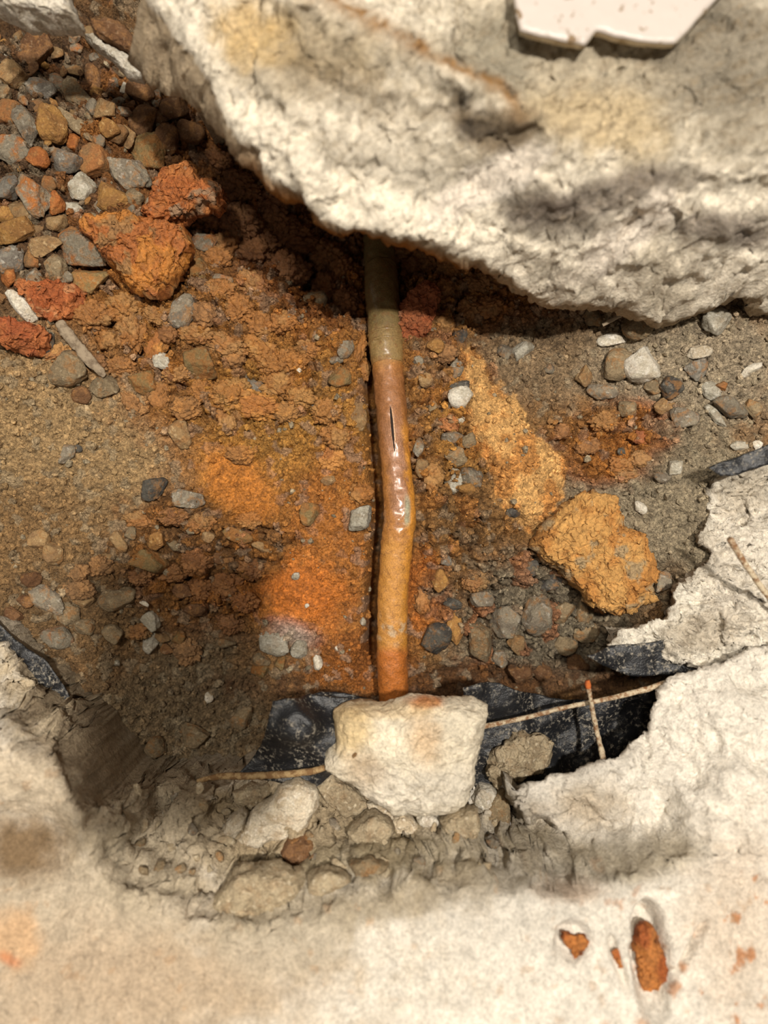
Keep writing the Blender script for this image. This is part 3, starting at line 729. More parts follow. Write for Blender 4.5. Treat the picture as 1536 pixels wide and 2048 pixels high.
def pipe_col(v):
    px, py = to_px(v[:,0], v[:,1], v[:,2]); u = px - pipe_x(py)
    w1 = fbm(v*90, 4, 301); w2 = fbm(v*260, 3, 302)
    c = np.zeros((len(v), 3)) + lin((176,118,56)); wet_ = np.full(len(v), .12)
    def pt(col, m, wv=None):
        nonlocal c, wet_
        m = np.clip(m, 0, 1); c = c*(1-m[:, None]) + lin(col)*m[:, None]
        if wv is not None: wet_ = wet_*(1-m) + wv*m
    pt((120,104,62), 1-sst(690,760,py+40*w1), .1)
    pt((150,122,74), sst(640,660,py)*(1-sst(690,735,py+20*w1)), .1)
    pt((146,96,58), sst(730,760,py+20*w1)*(1-sst(860,960,py+60*w1))*.8, .5)
    pt((156,110,78), sst(820,880,py)*(1-sst(1020,1060,py+40*w2))*sst(-26,-8,u+14*w1)*(1-sst(16,28,u+8*w1)), .9)
    pt((196,138,64), sst(1060,1100,py+30*w2), .2)
    pt((206,140,52), sst(16,24,u+10*w2)*sst(800,900,py), .2)
    pt((164,176,150), sst(8,14,u)*(1-sst(18,24,u))*sst(980,1010,py)*(1-sst(1040,1060,py))*.7, .4)
    pt((190,176,150), np.exp(-((py-1262)/26)**2)*sst(-.1,.25,w2)*.7, .05)
    pt((186,110,46), sst(1285,1310,py), .3)
    return c, wet_
pipe = empty('copper_pipe', ploc)
tag(pipe, 'kinked copper pipe coated in ochre silt running down the middle of the hole', 'pipe')
rp = np.interp(pp[:,1], [440,640,700,760,1000,1060,1200,1360,1430], [.0103,.0103,.0100,.0094,.0093,.0097,.0092,.0095,.0095])
tb = tube('tube', W, rp, M_PIPE, pipe, N=48, sub=26, rough=.0008, col=pipe_col, loc=ploc, fr=220); tb.location = (0,0,0)
# soldered sleeve where the pipe goes under the slab, with its end rings
def seg(ya, yb, n=6):
    y = np.linspace(ya, yb, n); return np.array([P(np.interp(t, pp[:,1], pp[:,0]), t, np.interp(t, pp[:,1], pp[:,2])) for t in y])
def child_tube(name, pts, r, mat, **k):
    o = tube(name, pts, r, mat, pipe, loc=ploc, **k); o.location = (0,0,0); return o
def sleeve_col(v):
    c, w = pipe_col(v); return c*.5 + lin((126,102,58))*.5, w*.5
sl = child_tube('sleeve', seg(540, 730), [.0108,.0110,.0110,.0110,.0109,.0101], M_PIPE, N=40, sub=14, rough=.0009, col=sleeve_col, fr=220); sl['label'] = 'olive-brown sleeve joint'
for ya in (668, 684):
    rg = child_tube('ring', seg(ya, ya+6, 3), [.0109,.0117,.0109], M_PIPE, N=36, sub=4, rough=.0002, col=sleeve_col)
    rg['label'] = 'raised solder ring'
# split in the pipe wall: a thin dark sliver with a lifted lip
def on_pipe(py, u):
    x = np.interp(py, pp[:,1], pp[:,0]); z = np.interp(py, pp[:,1], pp[:,2]); r = .0095
    c = P(x, py, z); a = u
    return c + np.array([r*math.sin(a), 0, r*math.cos(a)])
sp = child_tube('split', [on_pipe(y, a) for y, a in ((802,-.10),(825,-.08),(850,-.06),(880,-.06),(905,-.05))], [.0002,.0006,.0009,.0007,.0002], M_SLIT, N=10, sub=6, ell=(1,.5), rough=.00008)
sp['label'] = 'dark lengthwise split in the pipe wall'
lip = child_tube('lip', [on_pipe(y, a) for y, a in ((815,.0),(840,.03),(870,.04),(900,.04))], [.0003,.0007,.0007,.0003], M_PIPE, N=10, sub=6, ell=(1,.6), rough=.00008, col=lambda v: (np.zeros((len(v),3))+lin((196,150,112)), np.full(len(v), .8)))
lip['label'] = 'bright lifted edge of the split'

# ================================================================== BLACK PLASTIC
def sheet(name, outline, zpts, label, dust=None, wav=.0016):
    def zf(px, py, sd, x, y):
        q = np.stack([px, py], 1)/1500
        return kern(px, py, zpts, 60) + wav*fbm(q*34, 3, 400) + .0003*fbm(q*160, 3, 402)
    def cf(px, py, v, side, sd): return np.ones((len(px), 3)), np.zeros(len(px))
    zm = float(np.mean([q[2] for q in zpts]))
    pl = [(a, b, float(kern(np.array([a*1.]), np.array([b*1.]), zpts, 60)[0])) for a, b in outline]
    o = relief(name, pl, zf, 0.0012, [(.0004, .0001), (.0009, .0001), (.0010, .004)], M_PLAS, cf, noise=(.0007, 90, 4), edge_round=0)
    return tag(o, label, 'plastic sheet')
sheet('plastic_sheet', [(545,1402),(570,1396),(600,1398),(650,1390),(700,1396),(760,1404),(780,1420),(780,1560),(700,1590),(600,1570),(470,1556),(500,1525),(522,1492),(532,1462),(540,1430)],
      [(545,1405,.072),(650,1392,.055),(760,1410,.050),(600,1450,.078),(660,1500,.066),(500,1540,.052),(600,1550,.055),(700,1560,.05)], 'torn black plastic sheet poking out left of the pale concrete chunk')
sheet('plastic_sheet', [(600,1398),(640,1384),(690,1386),(745,1398),(780,1412),(740,1440),(660,1440),(610,1425)],
      [(600,1400,.040),(690,1388,.036),(770,1410,.034),(680,1438,.05)], 'dull grey plastic fold tucked behind the concrete chunk and torn black sheet')
sheet('plastic_sheet', [(925,1376),(960,1366),(1000,1366),(1050,1384),(1100,1396),(1180,1402),(1260,1388),(1330,1362),(1420,1340),(1420,1480),(1300,1520),(1200,1560),(1080,1610),(960,1600),(920,1500),(930,1420)],
      [(940,1372,.056),(1000,1370,.050),(1100,1400,.038),(1200,1405,.034),(1300,1380,.034),(1000,1480,.046),(1150,1480,.032),(1250,1450,.026),(1280,1440,.022),(1080,1560,.046),(980,1580,.042)], 'wide black plastic membrane under the crossed rusty wires')
sheet('plastic_sheet', [(1174,1310),(1200,1302),(1222,1292),(1300,1285),(1420,1265),(1520,1250),(1520,1330),(1420,1340),(1340,1350),(1262,1352),(1240,1344),(1205,1330)],
      [(1176,1312,.058),(1230,1300,.050),(1250,1345,.048),(1350,1310,.0475),(1430,1300,.049),(1500,1290,.05)], 'pointed black plastic flap hanging from under the right mortar crust')
sheet('plastic_sheet', [(1414,936),(1440,924),(1480,912),(1510,900),(1560,880),(1560,925),(1500,940),(1470,950),(1440,952)],
      [(1420,938,.062),(1480,925,.064),(1540,905,.066)], 'small black plastic corner sticking out at the right rim of the hole')
sheet('plastic_sheet', [(-60,1200),(-10,1236),(30,1280),(60,1300),(88,1318),(112,1350),(130,1376),(150,1410),(110,1420),(40,1390),(-60,1330)],
      [(-40,1230,.040),(40,1290,.040),(100,1340,.040),(140,1395,.038),(40,1370,.038)], 'dirty black plastic edge showing below the left slab rim')

# ================================================================== WIRES AND STICKS
def wire(name, pts, r, label, cat='wire', mat=None, seed=0, ell=(1,1), N=12, rough=.0004):
    w = np.array([P(*q) for q in pts]); l = w.mean(0)
    return tag(tube(name, w, r, mat or M_WIRE, N=N, sub=10, rough=rough, loc=l, seed=seed, ell=ell), label, cat)
wire('tie_wire', [(940,1462,.058),(985,1449,.060),(1060,1433,.060),(1130,1415,.060),(1200,1401,.060),(1280,1382,.062),(1345,1362,.064)], [.0014,.0014,.0013,.0013,.0013,.0015,.0015], 'long pale rusty wire running from the concrete chunk across the black membrane', seed=1)
wire('tie_wire', [(1175,1364,.070),(1180,1390,.070),(1186,1425,.066),(1194,1465,.064),(1203,1502,.070),(1209,1530,.075)], [.0014,.0012,.0013,.0013,.0015,.0014], 'short upright rusty wire stub crossing over the long pale wire', seed=3)
stub = COL.objects[-1]
w_ = np.array([P(1174.5,1361,.0702), P(1175.5,1368,.0702), P(1177,1377,.0702)])
tip = tube('rusted_end', w_, [.0012,.0017,.0015], solid_mat('orange rust', (186,98,40), .9, (150,74,32), sc=500), stub, N=12, sub=6, rough=.0003, loc=w_.mean(0))
tip.location = tip.location - stub.location; tip['label'] = 'orange rusted end'
wire('tie_wire', [(1460,1078,.092),(1480,1112,.088),(1500,1142,.084),(1524,1176,.078),(1570,1235,.068)], [.0017,.0016,.0015,.0015,.0015], 'bare rusty wire slanting above the mortar crust at the right', seed=5)
wire('root', [(395,1562,.047),(440,1553,.050),(500,1552,.056),(560,1549,.060),(620,1543,.064),(665,1530,.068),(700,1515,.078),(712,1508,.082)], [.0012,.0018,.0020,.0020,.0018,.0016,.0014,.0007], 'brown root along the ledge below the torn black sheet', 'root', seed=8, mat=M_ROOT)
def stick(pts, r, label, ell=(1.0,.45), seed=0, rough=.0009):
    w = np.array([P(*q) for q in pts]); return tag(tube('wood_splinter', w, r, M_WOOD, N=14, sub=10, rough=rough, ell=ell, loc=w.mean(0), seed=seed), label, 'splinter')
stick([(118,644,.027),(135,668,.028),(158,695,.027),(180,722,.025),(210,752,.021)], [.0030,.0036,.0034,.0034,.0016], 'grey weathered wood splinter lying among red clay lumps at the left', seed=2)
stick([(1205,650,.034),(1222,641,.035),(1246,628,.036)], [.0010,.0012,.0010], 'tiny grey wood sliver just under the overhanging slab at the right', seed=4, rough=.0003)

# ================================================================== CONCRETE AND TILE PIECES
def cj(l, ox=400, oy=1350, s=2.363): return [(ox+a/s, oy+b/s) for a, b in l]
def col_chunk(px, py, v):
    c, wt, w1, w2 = conc_cols(px, py, v, (232,220,196), [((206,176,120),.7,.5, 700,1460,40,50,0), ((196,110,40),.85,.5, 848,1404,34,12,0), ((200,150,88),.45,.8, 850,1480,30,60,-10), ((214,182,130),.5,.6, 760,1420,110,18,0),
        ((168,140,108),.6,.5, 735,1545,50,35,30), ((214,206,192),.6,.5, 830,1580,110,50,0)], 72)
    g = (sst(.2,.5, fbm(v*260, 3, 97))*.3)[:, None]; c = c*(1-g)+lin((150,132,104))*g
    return c, wt
ck = chunk('concrete_chunk', cj([(640,190),(700,145),(780,148),(860,155),(1000,120),(1080,108),(1150,125),(1300,120),(1370,150),(1368,190),(1360,230),(1330,330),(1310,420),(1300,500),(1265,620),(1200,650),(1100,655),(1000,650),(920,660),(800,590),(700,510),(590,420),(600,350),(630,310)]),
     .084, .038, M_CONC, N=240, R=60, rough=(.0034, 80), dome=.7, col=col_chunk, plane=(0, .02))
tag(ck, 'large rust-flecked white concrete chunk at the foot of the pipe', 'concrete chunk')
def rub(outline, z, th, kind, label, name='rubble_stone', cat='rubble', s=2.363, ox=400, oy=1350, rough=(.0018,130), dome=.6, N=110, R=26, group=None):
    pts = cj(outline, ox, oy, s); mx = float(np.mean([a for a,b in pts])); my = float(np.mean([b for a,b in pts])); z = slab_z(mx, my) + th*.55
    o = chunk(name, pts, z, th, ROCK[kind], N=N, R=R, rough=rough, dome=dome)
    return tag(o, label, cat, group)
rub([(180,740),(250,650),(340,590),(380,520),(470,495),(550,540),(565,620),(500,730),(420,770),(330,790),(240,815),(185,790)], .070, .022, 'pale', 'long pale rubble stone with a rust streak on the lower ledge')
rub([(545,520),(620,465),(700,510),(760,560),(800,610),(760,650),(700,672),(600,600)], .062, .02, 'mortar', 'grey-brown rubble stone tucked under the left corner of the concrete chunk')
rub([(155,560),(230,530),(320,522),(340,550),(300,600),(230,640),(180,620),(160,590)], .062, .016, 'mortar', 'flat dusty rubble stone behind the rust-streaked pale stone')
rub([(130,690),(190,640),(215,670),(200,720),(170,775),(125,770),(110,740)], .066, .014, 'pale', 'small pale rubble stone touching the left end of the rust-streaked stone')
rub([(690,740),(760,690),(830,655),(910,700),(925,740),(880,790),(800,805),(740,790)], .060, .018, 'mortar', 'dusty angular rubble stone below the grey-brown one on the ledge')
rub([(1020,670),(1080,655),(1140,670),(1140,700),(1090,722),(1040,705)], .062, .012, 'white', 'small white flake under the bottom edge of the concrete chunk')
rub([(905,690),(960,655),(1010,680),(1040,730),(990,755),(930,745)], .060, .014, 'pale', 'small chalky lump beside the white flake on the ledge')
rub([(790,600),(850,610),(920,650),(925,680),(860,672),(800,640)], .060, .012, 'pale', 'thin pale sliver under the lower left edge of the concrete chunk')
rub([(1140,690),(1180,660),(1260,640),(1320,640),(1330,720),(1300,790),(1220,800),(1150,760)], .058, .022, 'mortar', 'grey blocky rubble stone beside the dark gap on the ledge')
rub([(1285,580),(1320,515),(1380,520),(1410,560),(1400,620),(1330,640),(1290,610)], .070, .02, 'white', 'white-topped rubble stone right of the concrete chunk')
rub([(1370,560),(1430,525),(1462,580),(1462,700),(1430,760),(1370,740),(1330,690)], .060, .022, 'gtan', 'brown-grey rubble stone wedged against the right block')
rub([(1345,775),(1380,765),(1415,790),(1400,825),(1360,810)], .040, .01, 'grey', 'small grey stone inside the dark gap by the right block')
rub([(385,830),(420,780),(500,765),(550,800),(545,860),(480,905),(400,880)], .062, .018, 'brown', 'brown earthy lump below the rust-streaked pale stone')
rub([(60,1080),(110,1000),(180,930),(280,920),(400,930),(490,960),(480,1030),(400,1090),(300,1130),(190,1130),(100,1110)], .092, .026, 'mortar', 'large grey mortar lump in the hollow at the foreground slab edge', N=150, R=34, rough=(.003,110))
rub([(500,960),(600,920),(690,950),(720,985),(640,1010),(540,1030),(510,1010)], .078, .016, 'mortar', 'flat mortar fragment right of the large grey lump')
rub([(700,900),(800,870),(900,900),(880,925),(800,950),(730,950)], .066, .012, 'gtan', 'low dusty fragment along the foreground slab edge')
dh = chunk('mortar_heap', [(985,1500),(1010,1482),(1040,1470),(1090,1466),(1112,1490),(1092,1530),(1060,1556),(1030,1572),(990,1578),(972,1545)], .056, .018, ROCK['mortar'], N=140, R=40, rough=(.004,130), dome=1.0)
tag(dh, 'dusty grey-brown mortar heap on the black membrane right of the concrete chunk', 'mortar heap')
# top left pieces
def cA(l): return cj(l, 0, 0, 2.56)
def ch2(outline, z, th, kind, label, name, cat, **k):
    o = chunk(name, cA(outline), z, th, ROCK[kind], **k); return tag(o, label, cat)
ch2([(-90,-110),(-60,20),(30,45),(90,80),(170,70),(230,92),(330,102),(400,104),(372,40),(340,-40),(330,-120)], .098, .03, 'white', 'white fractured concrete piece in the top left corner', 'concrete_chunk', 'concrete chunk', N=140, R=34, rough=(.003,110))
ch2([(428,182),(470,178),(530,232),(600,258),(650,282),(720,345),(752,384),(735,402),(650,388),(600,330),(540,272),(470,235)], .066, .014, 'white', 'white-edged concrete flake in the shadow under the slab at upper left', 'concrete_chunk', 'concrete chunk', rough=(.0012,140))
ch2([(470,110),(560,110),(640,150),(720,230),(850,370),(800,410),(740,360),(650,270),(540,220),(480,160)], .072, .02, 'brown', 'dark brown block above the white-edged flake', 'concrete_chunk', 'concrete chunk', rough=(.002,120))
# tile
def cC(l): return [(936+a/2.56, b/2.56) for a, b in l]
TL = cC([(236,-120),(240,0),(252,80),(270,150),(335,168),(470,200),(600,225),(628,185),(655,150),(700,158),(760,180),(880,205),(1010,215),(1062,214),(1150,128),(1260,5),(1380,-120),(1500,-400),(250,-400)])
tile = empty('tile_fragment', P(1230, -20, .156))
tag(tile, 'broken white glazed tile fragment lying on the upper slab at the top edge', 'tile')
def flat_plate(name, outline, z, th, mat, parent):
    def zf(px, py, sd, x, y): return np.full(len(px), z) + .00025*fbm(np.stack([px,py],1)/60, 2, 7)
    o = relief(name, [(a,b,z) for a,b in outline], zf, .0012, [(.0006,0),(th*.5,.0003),(th,.0004),(th+.0002,.02)], mat, lambda px,py,v,s,sd: (np.ones((len(px),3)), np.zeros(len(px))), noise=(.0004,160,3), edge_round=.0006)
    o.parent = parent; o.location = -parent.location; return o
flat_plate('glaze', TL, .1580, .0016, M_TILE, tile)
flat_plate('biscuit', [(a, b+2) for a, b in TL], .1567, .0035, M_TILEB, tile)

# ================================================================== CLAY CLODS WITH OUTLINES
def clod(outline, z, th, kinds, wet_, label, rough=(.0045,95), N=200, R=50, dome=1.0, cat='clay clod', plane=(0,0)):
    c1, c2, c3 = kinds
    def cf(px, py, v):
        a = sst(-.15,.2, fbm(v*75, 3, 501))[:, None]; b = sst(.25,.4, fbm(v*130, 3, 503))[:, None]*.8
        c = lin(c1)*(1-a)+lin(c2)*a; c = c*(1-b)+lin(c3)*b
        return c, np.full(len(v), wet_)*(.5+.5*sst(-.2,.3,fbm(v*60,2,505)))
    o = chunk('clay_clod', outline, z, th, M_CLAY, N=N, R=R, rough=rough, dome=dome, col=cf, plane=plane, fr2=1.5)
    return tag(o, label, cat)
clod([(150,440),(168,428),(190,436),(240,430),(285,428),(330,448),(368,452),(378,490),(372,530),(345,560),(312,590),(275,584),(245,560),(228,532),(205,510),(185,485),(160,465)], .046, .036, ((164,98,46),(188,122,52),(150,114,70)), .85,
     'largest wet orange clay clump with amber sheen in the upper left')
clod([(306,372),(320,345),(345,328),(372,326),(395,345),(402,362),(425,355),(448,372),(452,395),(440,418),(420,410),(395,420),(372,436),(335,444),(300,440),(280,425),(300,398)], .036, .03, ((164,94,42),(176,110,54),(140,118,92)), .5,
     'knobbly orange clay clump just above the largest wet one, reaching into the shadow')
clod([(42,568),(70,564),(105,563),(140,572),(160,588),(155,612),(135,634),(100,640),(72,622),(52,602),(40,585)], .036, .026, ((164,88,42),(178,106,56),(190,134,88)), .5, 'red-orange oval clay lump above the grey splinter')
clod([(-30,640),(10,640),(45,645),(80,652),(100,672),(96,694),(75,704),(45,702),(10,690),(-30,680)], .036, .026, ((160,84,42),(174,102,54),(146,78,40)), .5, 'red-orange clay lump at the left frame edge below the oval one')
clod([(853,560),(868,562),(876,580),(872,620),(860,655),(845,680),(822,690),(806,680),(796,655),(798,620),(815,592),(835,572)], .012, .022, ((150,80,42),(158,92,52),(176,126,90)), .45, 'red-brown flat clod leaning against the right side of the pipe sleeve', rough=(.004,110))
def cH(l): return [(936+a/2.56, 950+b/2.56) for a, b in l]
clod(cH([(330,360),(360,300),(400,240),(520,120),(560,90),(620,88),(700,100),(765,112),(755,170),(790,240),(830,285),(900,320),(975,430),(960,500),(930,560),(945,640),(870,690),(800,715),(740,742),(700,715),(640,680),(590,600),(540,560),(470,480),(380,440)]), .032, .034,
     ((196,148,84),(184,128,64),(158,140,108)), .08, 'broad ochre sandy clod standing proud beside the right mortar crust', N=260, R=70, rough=(.005,80), dome=.5)

# ================================================================== STONES
HEAP = 'gravel stones of the upper left heap'
SL = []      # (px, py, length, width, angle, kind, label or None, group, name, options)
def add(ox, oy, s, rows, group, deflabel, name='gravel_stone', cat='stone', **opt):
    for r in rows:
        x, y, L, Wd, a, k = r[:6]; lab = r[6] if len(r) > 6 else None
        nm = r[7] if len(r) > 7 else name
        if k in ('amber','rustclay','tanclay','umber'): nm = 'clay_clod'
        SL.append((ox+x/s, oy+y/s, L/s, Wd/s, a, k, lab or deflabel, group, nm, 'clay clod' if nm == 'clay_clod' else cat, opt))
add(0, 0, 2.56, [
 (60,390,180,150,5,'tan','rounded tan stone at the left frame edge near the top'), (170,250,290,190,80,'brown','dark flat stone standing in shadow below the white corner piece'), (200,460,190,110,10,'blue','blue-grey oblong stone between tan round stone and long grey one'),
 (390,490,290,150,50,'gtan','long grey-tan stone slanting below the white-edged flake'), (465,390,150,100,70,'brown','brown upright stone under the shadowed dark block'), (400,650,270,90,45,'gtan','narrow slanting stone resting on the rounded ochre-brown one'),
 (130,650,270,120,60,'grey','grey slab-like stone near the left frame edge with rust on its top'), (250,640,210,180,60,'ochre','rounded ochre-brown stone left of the narrow slanting one'), (40,580,150,150,0,'rust','rust-covered stone at the left frame edge above the tan-rust one'),
 (60,780,200,170,0,'mixed','tan stone with rusty underside at the left frame edge'), (330,830,180,160,30,'blue','blue-grey cube-like stone in the middle of the heap'), (195,815,125,115,0,'orange','small orange lump left of the blue-grey cube-like stone'),
 (375,740,115,95,60,'orange','small orange lump above the blue-grey cube-like stone'), (500,830,190,190,0,'rust','rust-tan angular stone right of the blue-grey cube-like stone'), (640,880,280,180,40,'grey','big dark-sided grey stone above the knobbly orange clump'),
 (780,770,210,180,0,'olive','olive rounded stone at the edge of the slab shadow'), (150,990,270,190,50,'mixed','rusty tan slanting stone near the left, below the orange lump'), (410,960,210,140,-60,'light','pale grey faceted stone with dark right face'),
 (30,970,150,180,70,'blue','blue-grey stone cut by the left frame edge'), (580,1010,270,170,15,'ochre','ochre oblong stone directly above the largest wet clay clump'), (285,1040,100,130,0,'orange'), (375,1065,110,90,60,'light','small pale stone under the faceted one'),
 (90,1190,290,130,-20,'ochre','flat ochre stone at the left frame edge, long and pointed'), (280,1150,140,110,-20,'tan'), (225,1260,210,120,-20,'tan','tan stone with small rust lump beneath it'), (420,1290,270,190,30,'mixed','grey stone half smeared with ochre, left of the largest clump'),
 (165,1320,115,105,0,'rust'), (280,1380,170,140,50,'gtan','grey-tan oval stone left of the smeared grey stone'), (60,1330,140,180,0,'blue','blue-grey upright stone near the left frame edge above the oval red lump'), (460,1440,210,150,-10,'olive','brown rounded stone at the foot of the largest clay clump'),
 (170,1420,120,100,0,'grey'), (45,1420,90,110,0,'orange'), (600,690,120,100,0,'rust'), (660,700,90,120,0,'tan'), (740,600,150,190,20,'brown'), (860,720,170,150,40,'brown'), (10,270,60,80,0,'white','white stone bit at the left frame edge near the top'),
 (635,455,52,60,20,'white','bright white chip in the slab shadow at upper left'), (325,150,30,40,0,'white','tiny white chip below the white corner piece'), (540,560,130,120,0,'tan'), (560,660,110,90,30,'ochre'), (100,1090,170,110,30,'tan'), (30,1100,120,90,0,'ochre'),
 (250,940,90,80,0,'rust'), (470,1130,110,80,0,'gtan'), (350,1200,110,90,0,'rust'), (20,480,120,90,0,'gtan'), (700,1010,110,90,20,'gtan'), (800,600,140,120,0,'brown'), (720,480,160,120,30,'brown'), (900,560,150,150,10,'brown'), (980,680,150,130,40,'brown'),
 (1040,1240,160,120,20,'mixed','tan stone with orange smear right of the largest clay clump'), (1160,1240,130,160,20,'rustclay','rust clod at the shadow edge right of the largest clump'), (1010,1370,100,160,-5,'olive','ochre-grey upright stone right of the largest clump'), (1110,1330,150,130,0,'rustclay'), (1130,1440,130,90,0,'mixed')],
 HEAP, 'small gravel stone filling a gap in the upper left heap', lift=.55)
SHD = 'lumps in the shadow under the upper slab'
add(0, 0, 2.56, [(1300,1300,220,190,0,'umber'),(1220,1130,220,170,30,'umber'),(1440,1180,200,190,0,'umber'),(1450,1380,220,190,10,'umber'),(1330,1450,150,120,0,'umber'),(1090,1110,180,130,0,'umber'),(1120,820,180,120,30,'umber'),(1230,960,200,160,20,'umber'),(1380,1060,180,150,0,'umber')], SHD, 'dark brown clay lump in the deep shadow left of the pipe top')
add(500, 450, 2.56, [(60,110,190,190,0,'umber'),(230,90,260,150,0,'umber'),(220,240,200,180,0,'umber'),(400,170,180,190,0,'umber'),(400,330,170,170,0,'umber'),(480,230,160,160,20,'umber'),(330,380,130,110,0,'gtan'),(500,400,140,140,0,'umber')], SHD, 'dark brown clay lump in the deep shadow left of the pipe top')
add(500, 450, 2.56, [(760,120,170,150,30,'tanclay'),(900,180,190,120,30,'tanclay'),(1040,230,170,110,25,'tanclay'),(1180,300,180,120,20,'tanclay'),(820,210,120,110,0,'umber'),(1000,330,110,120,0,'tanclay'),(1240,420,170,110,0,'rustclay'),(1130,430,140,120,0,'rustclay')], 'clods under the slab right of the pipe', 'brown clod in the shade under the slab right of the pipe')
CENT = 'rusty clods of the middle bank'
add(0, 450, 2.56, [
 (110,420,210,120,50,'white','grey-white angular stone between the two red-orange lumps'), (340,750,230,210,0,'gtan','broad grey-tan stone under the lower end of the grey splinter'), (550,830,180,120,0,'gtan','grey-brown stone right of the splinter tip'), (400,875,130,100,0,'brown','dull brown stone below the broad grey-tan one'),
 (925,440,150,190,20,'grey','olive-grey stone set in orange clay below the largest clump'), (820,700,100,100,0,'light','light grey pebble below a red clod in the middle bank'), (730,800,180,130,0,'olive'), (1010,700,250,180,20,'olive','ochre-olive stone bedded in the middle of the rusty bank'),
 (1300,820,60,140,-30,'grey','narrow grey stone upright in the rusty bank'), (920,1080,140,160,0,'tan','tan flat stone between sand and orange smear'), (340,1170,85,140,10,'grey','small grey stone alone in the left sand'), (780,1350,180,130,0,'dark','dark blue-grey stone at the top of the shaded hollow'), (960,1400,170,100,0,'grey','grey stone right of the dark blue-grey one'),
 (400,1140,50,50,0,'dark'), (250,600,60,160,15,'dark','dark flat sliver beneath the splinter')],
 'single stones of the middle bank', 'small stone in the left sand', lift=.35)
add(0, 450, 2.56, [(470,470,210,160,10,'rustclay'),(640,430,210,160,0,'rustclay'),(810,460,150,120,0,'rustclay'),(1040,460,130,130,0,'tanclay'),(800,620,110,180,20,'amber'),(680,560,170,210,0,'rustclay'),(680,910,150,80,50,'rustclay'),(820,880,130,170,0,'rustclay'),(1030,850,150,120,0,'rustclay'),(1180,870,210,160,0,'rustclay'),
 (1300,920,270,140,10,'amber'),(1160,1000,100,140,-20,'rustclay'),(1210,430,180,150,0,'rustclay'),(1340,520,190,150,20,'rustclay'),(1000,560,200,120,10,'rustclay'),(1160,620,210,120,15,'rustclay'),(1330,640,190,130,20,'rustclay'),(1480,700,180,140,0,'rustclay'),(1200,680,120,100,0,'tanclay'),(1420,820,190,140,0,'rustclay'),(1440,500,160,120,0,'rustclay'),
 (560,590,120,120,0,'rustclay'),(300,650,150,90,-20,'amber'),(620,720,140,100,0,'rustclay'),(900,760,150,110,0,'rustclay'),(950,940,170,110,0,'tanclay'),(1460,960,150,110,0,'tanclay'),(1230,1170,160,110,0,'tanclay'),(860,560,110,90,0,'umber'),(500,700,110,90,0,'umber'),(1290,310,200,130,35,'rustclay'),(1130,330,180,120,0,'rustclay')], CENT, 'rust-orange clod in the lumpy bank left of the pipe')
add(500, 450, 2.56, [
 (1070,580,85,140,0,'dark','dark grey upright stone right of the red-brown flat clod'), (1060,730,90,110,0,'grey'), (1075,880,130,120,10,'white','whitish rounded stone right of the pipe beside ochre crust'), (1080,825,110,80,0,'dark','dark stone behind the whitish rounded one'), (1390,650,140,95,-20,'light','light grey flat stone below the slab shadow right of the pipe'),
 (1300,650,85,100,0,'grey'), (1040,1090,120,110,0,'grey'), (1130,1110,90,120,0,'gtan'), (1060,1180,130,110,30,'gtan'), (1140,1290,130,110,20,'grey','grey stone at the lower edge of the ochre crust'), (1040,1310,100,130,0,'light','light grey stone right of the pipe kink'), (1110,1350,100,70,0,'ochre'),
 (470,790,170,120,20,'olive','olive stone left of the pipe below the shadow edge'), (490,625,90,130,25,'grey','grey upright stone left of the pipe near the shadow edge'), (450,690,90,65,0,'grey'), (30,830,85,120,0,'blue','blue-grey stone in the rusty bank'), (252,745,32,40,0,'white'), (335,915,52,50,0,'light'), (560,990,110,170,0,'tan','tan flat stone left of the pipe split'),
 (410,1310,95,55,0,'tan'), (300,1480,130,120,0,'olive'), (1350,1475,75,45,0,'dark','tiny dark stone below the ochre crust'), (860,700,60,60,0,'grey'), (900,800,90,80,0,'tan'), (950,620,90,80,0,'ochre'), (860,1130,70,120,10,'grey'), (930,930,60,60,0,'gtan'), (880,1240,70,110,0,'tan'), (1020,940,60,60,0,'grey'), (1080,1000,50,40,20,'light')],
 'pebbles beside the pipe', 'small pebble bedded in the clay beside the pipe', lift=.4)
add(500, 450, 2.56, [(1020,1010,140,100,20,'red','bright red clay lump right of the pipe split','clay_clod'),(990,500,120,130,0,'rustclay','rust lump touching the red-brown flat clod'),(940,1290,110,160,0,'rustclay'),(1000,660,120,90,0,'tanclay'),(560,620,70,190,10,'rustclay'),(580,740,80,120,0,'rustclay'),(250,880,170,120,20,'rustclay'),(120,720,170,140,0,'rustclay'),(390,960,150,130,0,'rustclay'),(300,640,150,110,0,'rustclay'),(440,1080,160,130,0,'rustclay'),(420,1200,150,110,0,'amber'),(570,1380,120,120,0,'rustclay')], 'clay lumps close to the pipe', 'rusty clay lump pressed close to the pipe')
SL.append((719,1036,66,48,-30,'light','bright grey angular stone just left of the pipe kink','', 'gravel_stone','stone',dict(lift=.7)))
RGT = 'stones on the right bank'
